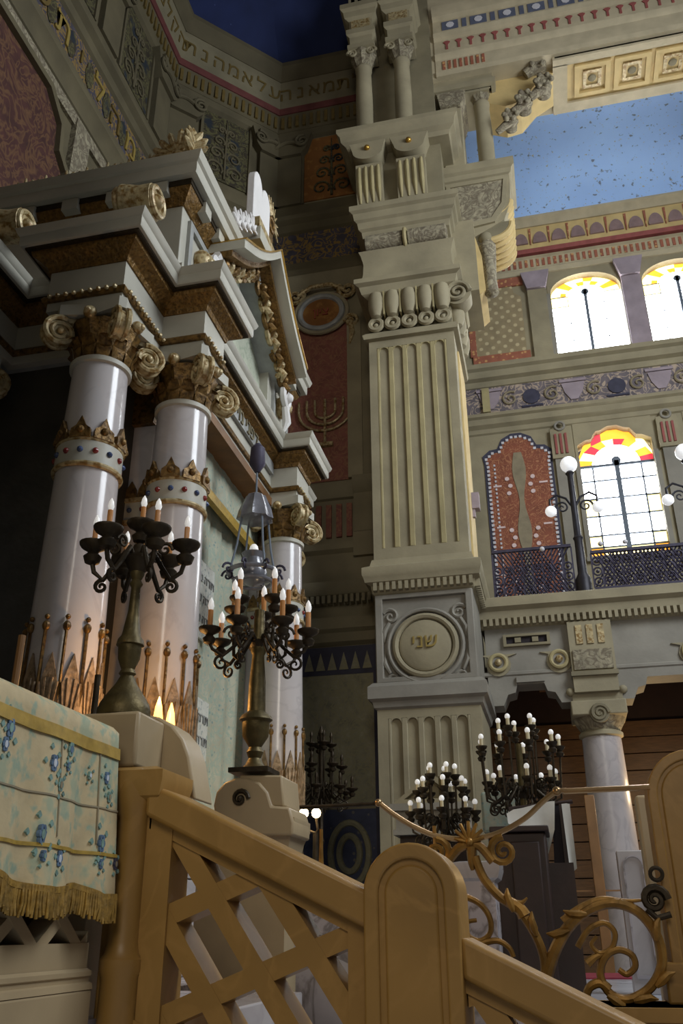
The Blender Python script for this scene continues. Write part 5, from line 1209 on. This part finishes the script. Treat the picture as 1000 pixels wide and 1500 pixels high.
# ================================================================== CANDELABRA
def candelabrum(name, loc, lab, stem, hub, arms, cand, group=None, center=None, base_m='bronze', stem_m='bronze_lit', candle_m='candle', bulb_m='bulb', square=None, round_bulb=False):
    """arms = [(n, radius, z_pan, phase, lit_every)], cand = (radius, height)"""
    t = E(name, loc, lab, 'candelabrum', group); L = V3(loc)
    O('stem', MB().lathe(stem, loc, 18), stem_m, t)
    if square: O('foot', MB().box(loc[0]-square, loc[0]+square, loc[1]-square, loc[1]+square, loc[2], loc[2]+.03), base_m, t)
    O('hub', MB().lathe([(.02, hub-.08), (.05, hub-.04), (.07, hub), (.045, hub+.04), (.03, hub+.08)], loc, 14), base_m, t)
    def light(parent, c, pr):
        O('drip_pan', MB().lathe([(.012, -.1), (.035, -.09), (.045, -.06), (.024, -.04), (.03, -.03), (pr*.85, -.012), (pr, .004), (pr, .014), (pr*.6, .006), (.02, .004)], c, 16), base_m, parent)
        O('candle_sleeve', MB().lathe([(cand[0], 0), (cand[0], cand[1])], c, 10), candle_m, parent)
        if round_bulb: O('bulb', MB().ball((c[0], c[1], c[2]+cand[1]+.022), .028, 12, 1.15, 8), bulb_m, parent)
        else: O('bulb', MB().lathe([(cand[0]*.8, cand[1]), (cand[0]*1.25, cand[1]+cand[0]*1.6), (cand[0]*.9, cand[1]+cand[0]*3.6), (.002, cand[1]+cand[0]*5)], c, 10), bulb_m, parent)
    for n, R, zp, ph, pr in arms:
        pr_ = None
        for k in range(n):
            a = ph+2*PI*k/n
            if pr_ is None:
                m_ = MB(); zh = hub
                m_.tube([(.03, 0, zh), (R*.3, 0, zh+.05), (R*.5, 0, zh-.03), (R*.72, 0, zh-.1), (R*.93, 0, zh-.06), (R, 0, zp-.08)], [.014, .014, .013, .013, .012, .012], 7)
                m_.spiral((R*.55, 0, zh+.06), (1, 0, 0), (0, 0, 1), R*.17, 1.4, .01, .006); m_.spiral((R*.74, 0, zh-.1-R*.15), (-1, 0, 0), (0, 0, 1), R*.15, 1.4, .011, .006, a0=PI/2)
                ar = O('arm', m_, base_m, None); light(ar, (R, 0, zp), pr); pr_ = ar
            else: ar = tree(pr_)
            ar.parent = t; ar.location = (0, 0, 0); ar.rotation_euler = (0, 0, a)
    if center:
        c_ = O('center_shaft', MB().lathe([(.02, hub), (.015, center-.1), (.03, center-.08)], loc, 10), base_m, t)
        light(c_, (loc[0], loc[1], loc[2]+center), .075)
    return t
q1 = pX(181, 1043, -1.86)
candelabrum('candelabrum', (-1.86, q1.y, 2.47), 'bronze candelabrum with seven candles standing by the brocade drape',
    [(.12, .0), (.12, .03), (.11, .06), (.085, .1), (.05, .15), (.03, .19), (.04, .2), (.03, .22), (.05, .27), (.055, .33), (.065, .335), (.06, .36), (.045, .38), (.026, .5), (.022, .62), (.032, .64), (.022, .66), (.035, .69), (.03, .74)],
    .76, [(6, .225, .84, .25, .07)], (.013, .1), center=.95)
q2 = pX(372, 1136, -1.86)
candelabrum('candelabrum', (-1.86, q2.y, 2.50), 'taller bronze candelabrum with two tiers on the scroll pedestal',
    [(.10, .03), (.06, .06), (.04, .1), (.055, .14), (.04, .17), (.085, .24), (.09, .33), (.11, .345), (.1, .37), (.06, .4), (.055, .6), (.04, .78), (.05, .8), (.06, .86), (.04, .95), (.035, 1.1)],
    .86, [(7, .34, .93, .1, .075), (5, .2, 1.13, .5, .07)], (.018, .14), square=.13)
# scroll pedestal under it
sp = E('scroll_pedestal', (-1.9, 5.6, ARKZ), 'cream stone scroll-headed pedestal under the taller candelabrum', 'pedestal')
Yp = q2.y-.12
def pp(l, Y): return [(p.x, p.z) for p in [pY(x, y, Y) for x, y in l]]
O('scroll_head', MB().prism(pp([(312, 1180), (316, 1160), (328, 1146), (345, 1139), (362, 1139), (380, 1146), (392, 1160), (398, 1180), (424, 1182), (430, 1205), (428, 1224), (318, 1224)], Yp), 'y', Yp, Yp+.4), 'cream_marble', sp, bevel=.015)
O('cap_block', MB().prism(pp([(352, 1136), (414, 1136), (417, 1182), (352, 1182)], Yp+.04), 'y', Yp+.02, Yp+.4), 'cream_marble', sp, bevel=.012)
O('scroll_eye', MB().spiral((pY(352, 1170, Yp).x, Yp-.01, pY(352, 1170, Yp).z), (1, 0, 0), (0, 0, 1), .055, 1.4, .015, .008).ball((pY(352, 1170, Yp).x, Yp-.01, pY(352, 1170, Yp).z), .02), 'bronze', sp)
zb_ = pY(400, 1205, Yp).z; xa_, xb_ = pY(405, 1200, Yp).x, pY(434, 1205, Yp).x
O('moulded_neck', MB().sweep([(.06, zb_+.03), (.06, zb_-.03), (.04, zb_-.06), (.02, zb_-.1), (0, zb_-.2)], [(-2.2, Yp+.4), (-2.2, Yp+.08), (xb_-.08, Yp+.08), (xb_-.08, Yp+.4)]), 'cream_marble', sp)
O('pedestal_shaft', MB().box(-2.2, xb_-.09, Yp+.09, Yp+.4, 0, zb_+.06), 'cream_marble', sp)
# balustrade on the far side of the stair, seen through the lattice
fb = E('far_balustrade', (-.7, 5.3, 0), 'pale marble balustrade on the far side of the stair', 'balustrade')
O('handrail', MB().prism([(-1.5, 1.953), (.3, 1.12), (.3, 1.0), (-1.5, 1.833)], 'y', 5.3, 5.5), 'marble', fb)
O('panel', MB().prism([(-1.5, 1.833), (.3, 1.0), (.3, 0), (-1.5, 0)], 'y', 5.34, 5.46), 'marble_dark', fb)
O('moulding', MB().prism([(-1.5, 1.573), (.3, .74), (.3, .68), (-1.5, 1.513)], 'y', 5.3, 5.34), 'marble', fb)
# lit column-foot lamp beside the scroll pedestal
bl2 = E('twin_bulb_lamp', (-2.42, 9.3, ARKZ), 'twin lit bulbs on a dark stand beyond the scroll pedestal', 'lamp')
for x_ in (445, 463):
    p = pY(x_, 1191, 9.3); O('bulb', MB().ball((p.x, p.y, p.z), .05, 12), 'bulb_lit', bl2)
    O('arm', MB().tube([(p.x, p.y, p.z-.05), (p.x+.02, p.y, p.z-.16), (-2.42, p.y, p.z-.2)], .014), 'bronze', bl2)
O('stand', MB().lathe([(.1, ARKZ), (.1, ARKZ+.04), (.04, ARKZ+.1), (.03, 2.5)], (-2.42, 9.3, 0), 12), 'bronze', bl2)
p = pY(454, 1188, 9.2); point(tuple(p), 7, (1, .75, .42))
# dark many-armed floor candelabrum in front of the brocade wall
candelabrum('floor_candelabrum', (pY(470, 1200, 12).x, 12, 1.0), 'unlit dark candelabrum with clustered arms before the brocade wall',
    [(.25, 0), (.25, .04), (.06, .1), (.035, .3), (.03, 1.6), (.05, 1.65), (.03, 1.7), (.03, 3.0), (.05, 3.05), (.01, 3.15)],
    2.25, [(8, .42, 2.3, .1, .08), (6, .28, 2.6, .3, .08), (4, .14, 2.9, .5, .08)], (.02, .08), stem_m='bronze', candle_m='bronze', bulb_m='bronze')
def foliage_lamp(x, y, zb, tiers, lab, hub, s):
    return candelabrum('floor_candelabrum', (x, y, 1.08), lab, [(.22, 0), (.22, .04), (.07, .1), (.035, .25), (.03, hub*.6), (.05, hub*.62), (.03, hub*.66), (.035, hub), (.03, hub+.5)], hub, tiers, s, 'floor candelabra with white bulbs', stem_m='bronze_lit', round_bulb=True, candle_m='candle_pale')
b1 = pY(648, 1180, 9.8)
foliage_lamp(b1.x, 9.8, 0, [(8, .34, 1.63, .1, .06), (7, .26, 1.85, .4, .06), (5, .15, 2.0, .2, .06)], 'smaller candelabrum crowded with white bulbs before the pier', 1.5, (.018, .08))
b2 = pY(760, 1100, 9.8)
foliage_lamp(b2.x, 9.8, 0, [(8, .36, 1.9, .2, .06), (9, .42, 2.25, .1, .06), (5, .2, 2.45, .5, .06)], 'taller candelabrum crowded with white bulbs above the lectern', 1.8, (.02, .09))
# ================================================================== GILT SCROLL RAILING on its curb
YR = 6.0
cb = O('trim_3', MB().box(-1.75, 3.0, YR-.15, YR+.36, 0, 1.2).box(-1.75, 3.0, YR-.19, YR+.4, 1.13, 1.2), 'tan_marble', label='tan stone curb under the gilt railing', cat='curb', kind=ST)
gr = E('gilt_railing', (0, YR, 1.2), 'gilt wrought railing of leafy scrolls with brass handrail', 'railing')
def pr(l, dy=0): return [V3((p.x, YR+dy, p.z)) for p in [pY(x, y, YR) for x, y in l]]
def smooth(P, n=5):
    out = []
    for i in range(len(P)-1):
        p0, p1, p2, p3 = P[max(0, i-1)], P[i], P[i+1], P[min(len(P)-1, i+2)]
        for k in range(n):
            t = k/n; out.append(.5*((2*p1)+(p2-p0)*t+(2*p0-5*p1+4*p2-p3)*t*t+(3*p1-p0-3*p2+p3)*t**3))
    return out+[P[-1]]
def scroll(name, l, r0, r1, m='gold_rail', dy=0, seg=8):
    P = smooth(pr(l, dy)); n = len(P); return O(name, MB().tube(P, [r0+(r1-r0)*i/(n-1) for i in range(n)], seg), m, gr)
scroll('handrail', [(555, 1176), (578, 1194), (610, 1213), (645, 1226), (690, 1229), (730, 1220), (768, 1199), (795, 1174), (814, 1160), (830, 1158)], .017, .017, 'brass')
scroll('handrail', [(825, 1159), (890, 1156), (951, 1153)], .018, .018, 'brass')
scroll('side_bar', [(400, 1184), (480, 1181), (555, 1177)], .013, .013, 'bronze')
O('rail_knob', MB().ball(tuple(pr([(554, 1176)])[0]), .026), 'brass', gr); O('rail_knob', MB().ball(tuple(pr([(815, 1159)])[0]), .03), 'brass', gr)
c_ = pr([(688, 1234)])[0]; palmette(tuple(c_+V3((0, -.03, 0))), (1, 0, 0), .125, 7, 'gold_rail', gr)
for sg, xs in ((1, (737, 1247)), (-1, (640, 1250))):
    c = pr([xs])[0]; O('volute', MB().spiral(c, (-sg, 0, 0), (0, 0, 1), .088, 1.7, .026, .014, a0=PI/2, sign=-1 if sg > 0 else -1), 'gold_rail', gr)
scroll('leaf_collar', [(655, 1262), (675, 1240), (700, 1238), (722, 1262)], .03, .03); scroll('leaf_drop', [(690, 1240), (690, 1262), (692, 1275)], .035, .01)
scroll('curved_bracket', [(695, 1255), (708, 1286), (732, 1314), (760, 1334), (783, 1368), (796, 1402), (798, 1432)], .028, .026)
scroll('leaf_sheath', [(728, 1312), (742, 1318), (760, 1330), (768, 1342)], .018, .042); scroll('leaf_sheath', [(752, 1322), (764, 1322), (772, 1315)], .02, .006)
scroll('scroll', [(800, 1432), (812, 1394), (832, 1358), (862, 1332), (900, 1323), (936, 1337), (962, 1372), (969, 1412), (952, 1447), (920, 1464), (893, 1455), (879, 1428), (886, 1402), (905, 1391), (925, 1399), (930, 1416), (918, 1427), (906, 1420)], .036, .016)
scroll('scroll', [(846, 1388), (862, 1362), (884, 1352), (900, 1366), (896, 1388), (878, 1396), (866, 1384), (874, 1372)], .02, .012)
scroll('leaf', [(826, 1352), (850, 1332), (880, 1318), (915, 1320), (948, 1318)], .036, .006); scroll('leaf', [(905, 1322), (925, 1332), (940, 1344)], .03, .008)
scroll('leaf', [(858, 1470), (862, 1448), (878, 1440), (892, 1450)], .02, .03); scroll('leaf', [(860, 1412), (872, 1402), (884, 1398)], .03, .01)
scroll('small_scroll', [(672, 1310), (700, 1322), (716, 1342), (718, 1366), (703, 1378), (686, 1370), (684, 1352), (698, 1348)], .02, .012)
scroll('small_scroll', [(705, 1382), (728, 1378), (745, 1388), (752, 1402)], .02, .014); scroll('small_scroll', [(676, 1350), (664, 1372), (676, 1396), (704, 1394)], .02, .012)
for lx, ly, a_ in ((822, 1372, 2.2), (845, 1345, 1.9), (955, 1362, .2), (966, 1430, -.5), (940, 1457, -1.0), (905, 1462, -1.8), (742, 1324, .7), (776, 1358, .6)):
    c = pr([(lx, ly)], -.03)[0]; e = V3((math.cos(a_), 0, math.sin(a_))); t_ = V3((-math.sin(a_), 0, math.cos(a_)))
    O('acanthus_leaf', MB().tube([c-t_*.06, c-t_*.02+e*.015, c+t_*.03+e*.035, c+t_*.06+e*.065], [.012, .026, .022, .004], 7), 'gold_rail', gr)
scroll('foot_scroll', [(798, 1425), (800, 1450), (800, 1478)], .03, .035)
for x_ in (440, 520, 600): scroll('scroll', [(x_, 1400), (x_+16, 1420), (x_+28, 1450), (x_+10, 1462), (x_-6, 1448)], .022, .012)
for x_ in (470, 640): O('baluster', MB().lathe([(.03, 1.2), (.03, 1.25), (.015, 1.3), (.03, 1.7), (.012, 2.1), (.012, 2.2)], (pY(x_, 1300, YR).x, YR, 0), 10), 'gold_rail', gr)
# right-hand newel of the railing
rn = E('railing_newel', (.8, YR, 1.2), 'tan marble newel with rounded head at the right edge', 'newel')
nx0 = pY(962, 1250, YR).x+.0
newel(rn, nx0-.0, nx0+.56, 1.2, 2.62, YR+.05, YR+.33, 'tan_marble', .06)
O('newel_foot', MB().box(nx0-.05, nx0+.5, YR+.045, YR+.36, 1.2, 1.42), 'tan_marble', rn, bevel=.015)
c = pr([(958, 1318)], -.02)[0]; O('bronze_scroll', MB().spiral(c, (1, 0, 0), (0, 0, 1), .075, 1.8, .024, .012).ring(tuple(c+V3((.03, 0, .14))), .035, .012, 'y', 16).tube([c+V3((-.05, 0, -.05)), c+V3((.0, 0, -.1)), c+V3((.08, .0, -.08))], .018), 'bronze', rn)
# paler pilaster and marble slab further back on the right
sb = E('marble_slab', (.9, 9.0, 1.08), 'pale lilac marble slab with arched head beyond the railing', 'slab')
a0 = pY(902, 1246, 9.0); a1 = pY(946, 1246, 9.0)
O('slab', MB().box(a0.x, a1.x, 9.0, 9.15, 1.08, a0.z), 'marble', sb, bevel=.01)
O('slab_rim', MB().prism(rounded(a0.x+.04, a1.x-.04, 1.2, a0.z-.04), 'y', 8.985, 9.0, hole=rounded(a0.x+.055, a1.x-.055, 1.23, a0.z-.055)), 'marble_dark', sb)
b0 = pY(930, 1165, 7.6); b1_ = pY(960, 1165, 7.6)
bp = O('stone_post', MB().box(b0.x, b1_.x, 7.6, 7.8, 1.08, b0.z), 'cream_marble', label='plain beige stone post behind the right newel', cat='post', bevel=.02)
# white marble pedestal with gilt fretwork behind the arched newel
mp_ = E('marble_pedestal', (-.6, 7.2, 1.08), 'veined white marble pedestal behind the arched newel', 'pedestal')
m0 = pY(674, 1270, 7.2); m1 = pY(722, 1270, 7.2)
O('pedestal_body', MB().box(m0.x, m1.x, 7.2, 7.6, 1.08, m0.z-.06), 'marble_dark', mp_)
O('pedestal_cap', MB().sweep([(0, m0.z-.1), (.03, m0.z-.08), (.05, m0.z-.02), (.05, m0.z+.03), (0, m0.z+.04)], [(m0.x, 7.6), (m0.x, 7.2), (m1.x, 7.2), (m1.x, 7.6)]), 'marble', mp_)
O('pedestal_top', MB().box(m0.x, m1.x, 7.2, 7.6, m0.z-.06, m0.z+.035), 'marble', mp_)
# ================================================================== LECTERN GROUP
YL = 8.6
lc = E('lectern', (-.3, YL, 1.08), 'dark wooden lectern behind the gilt railing', 'lectern')
l0 = pY(722, 1220, YL); l1 = pY(798, 1215, YL)
O('lectern_body', MB().box(l0.x, l1.x, YL, YL+.6, 1.08, l0.z), 'dark_wood', lc, bevel=.02)
xm_ = pY(752, 1300, YL).x
O('lectern_panel', MB().box(xm_, l1.x-.06, YL-.03, YL, 1.2, l0.z-.08), 'dark_wood', lc, bevel=.015)
O('lectern_top', MB().box(l0.x-.03, l1.x+.03, YL-.05, YL+.65, l0.z, l0.z+.05), 'dark_wood', lc, bevel=.01)
O('lectern_wing', MB().box(l1.x, pY(838, 1250, YL+.3).x, YL+.2, YL+.5, 1.08, pY(800, 1262, YL).z), 'dark_wood', lc)
rk = E('coat_stand', (.1, 9.35, 1.08), 'dark wooden clothes stand holding the white cloth', 'stand')
k0 = pY(745, 1185, 9.35); k1 = pY(838, 1172, 9.35)
O('crossbar', MB().tube([(k0.x, 9.35, k0.z), (k1.x, 9.35, k0.z+.05)], .02), 'dark_wood', rk)
for x_ in (pY(825, 1200, 9.35).x,): O('upright', MB().box(x_-.03, x_+.03, 9.32, 9.38, 1.08, k0.z+.03), 'dark_wood', rk)
O('upright', MB().box(k0.x, k0.x+.05, 9.32, 9.38, 1.08, k0.z), 'dark_wood', rk)
# white cloth draped over the stand
def hang(name, top, depth, m, lab, cat_):
    """cloth strip folded over a bar: top = pixel pairs of the hem on the near side"""
    mb = MB(); vs = []; fs = []; n = len(top)
    for i, (x, y, hx_, hy_) in enumerate(top):
        a = pY(x, y, 9.32+depth); b = pY(hx_, hy_, 9.26+depth); w_ = .02*math.sin(i*1.7)
        for k in range(7):
            t = k/6; vs.append((a.x+(b.x-a.x)*t, 9.30+depth-.04*t+w_*t, a.z+(b.z-a.z)*t))
    for i in range(n-1):
        for k in range(6): q = i*7+k; fs.append((q, q+1, q+8, q+7))
    m_ = len(vs); vs += [(p[0], p[1]+.02, p[2]) for p in vs]; fs += [tuple(j+m_ for j in f) for f in fs]
    return O(name, mb.add(vs, fs), m, label=lab, cat=cat_, sharp=80)
hang('white_cloth', [(742, 1192, 744, 1206), (752, 1186, 754, 1212), (764, 1184, 766, 1218), (776, 1181, 780, 1232), (786, 1178, 790, 1256), (796, 1176, 800, 1260), (806, 1174, 806, 1240), (812, 1174, 812, 1215)], 0, 'cloth_white', 'white cloth draped over the bar beside the lectern', 'cloth')
hang('shawl_end', [(822, 1178, 834, 1270), (829, 1177, 840, 1276), (834, 1178, 845, 1272)], 0, 'cloth_white', 'narrow white shawl end hanging right of the dark garment', 'cloth')
hang('dark_garment', [(808, 1180, 812, 1275), (816, 1179, 822, 1285), (824, 1179, 832, 1280)], .1, 'cloth_dark', 'dark garment hanging between the white cloths', 'garment')
# brocade covered stand and small gabled cabinet left of the lectern
g0 = pY(703, 1160, 10.4); g1 = pY(762, 1156, 10.4); g2 = pY(706, 1220, 10.4)
cvs = E('covered_stand', (g0.x, 10.4, 1.08), 'reading stand under a pale green brocade cover', 'stand')
O('brocade_cover', MB().prism([(g0.x, g2.z), (g1.x, g2.z), (g1.x, g1.z), (g0.x, g0.z)], 'y', 10.4, 10.9), 'curtain', cvs, bevel=.03)
O('stand_body', MB().box(g0.x+.05, g1.x-.05, 10.45, 10.85, 1.08, g2.z), 'dark_wood', cvs)
cz0 = pY(575, 1178, 11.0); cz1 = pY(688, 1172, 11.0); ca = pY(612, 1138, 11.0); cz2 = pY(580, 1200, 11.0)
gb = E('gabled_cabinet', (cz0.x, 11, 1.08), 'grey stone cabinet with small gable behind the smaller candelabrum', 'cabinet')
xm_ = (cz0.x+cz1.x)/2
O('gable', MB().prism([(cz0.x, cz0.z), (cz1.x, cz0.z), (xm_, cz0.z+.36)], 'y', 11.0, 11.4, hole=[(cz0.x+.14, cz0.z+.05), (cz1.x-.14, cz0.z+.05), (xm_, cz0.z+.28)]), 'stone', gb)
O('gable_back', MB().prism([(cz0.x+.05, cz0.z), (cz1.x-.05, cz0.z), (xm_, cz0.z+.33)], 'y', 11.1, 11.4), 'stone_dim', gb)
O('cabinet_cornice', MB().box(cz0.x-.04, cz1.x+.04, 10.96, 11.4, cz0.z-.08, cz0.z), 'stone_grey', gb)
O('cabinet_frieze', MB().box(cz0.x+.03, cz1.x-.03, 11.02, 11.4, cz2.z-.12, cz0.z-.08), 'stone_grey', gb)
O('cabinet_cornice', MB().box(cz0.x, cz1.x, 10.98, 11.4, cz2.z-.18, cz2.z-.12), 'stone_grey', gb)
O('cabinet_body', MB().box(cz0.x+.06, cz1.x-.06, 11.1, 11.4, 1.08, cz2.z-.18), 'dark_wood', gb)
# wooden post and rail of the aisle screen
w0 = pY(862, 1165, 13.6)
scn = E('wooden_screen', (w0.x, 13.6, 1.0), 'upright wooden post beside the marble arcade column', 'post')
O('post', MB().box(w0.x-.07, w0.x+.07, 13.55, 13.7, 0, w0.z), 'wood_post', scn, bevel=.01)
O('cross_rail', MB().box(w0.x-1.0, w0.x+.5, 13.6, 13.63, 2.05, 2.07), 'wood_post', scn)
O('low_box', MB().box(pY(812, 1330, 14.2).x, pY(842, 1330, 14.2).x, 14.2, 14.5, 0, 1.95), 'cream_marble', label='pale stone block at the foot of the plank wall', cat='block')
O('red_carpet', MB().box(-1.2, 1.9, 11.6, 12.85, 1.08, 1.095), 'carpet', label='red carpet strip laid on the marble platform', cat='carpet')
point((CX+1.0, 15.1, 3.6), 55, (1, .70, .36), .15, 'aisle_lamp_light')
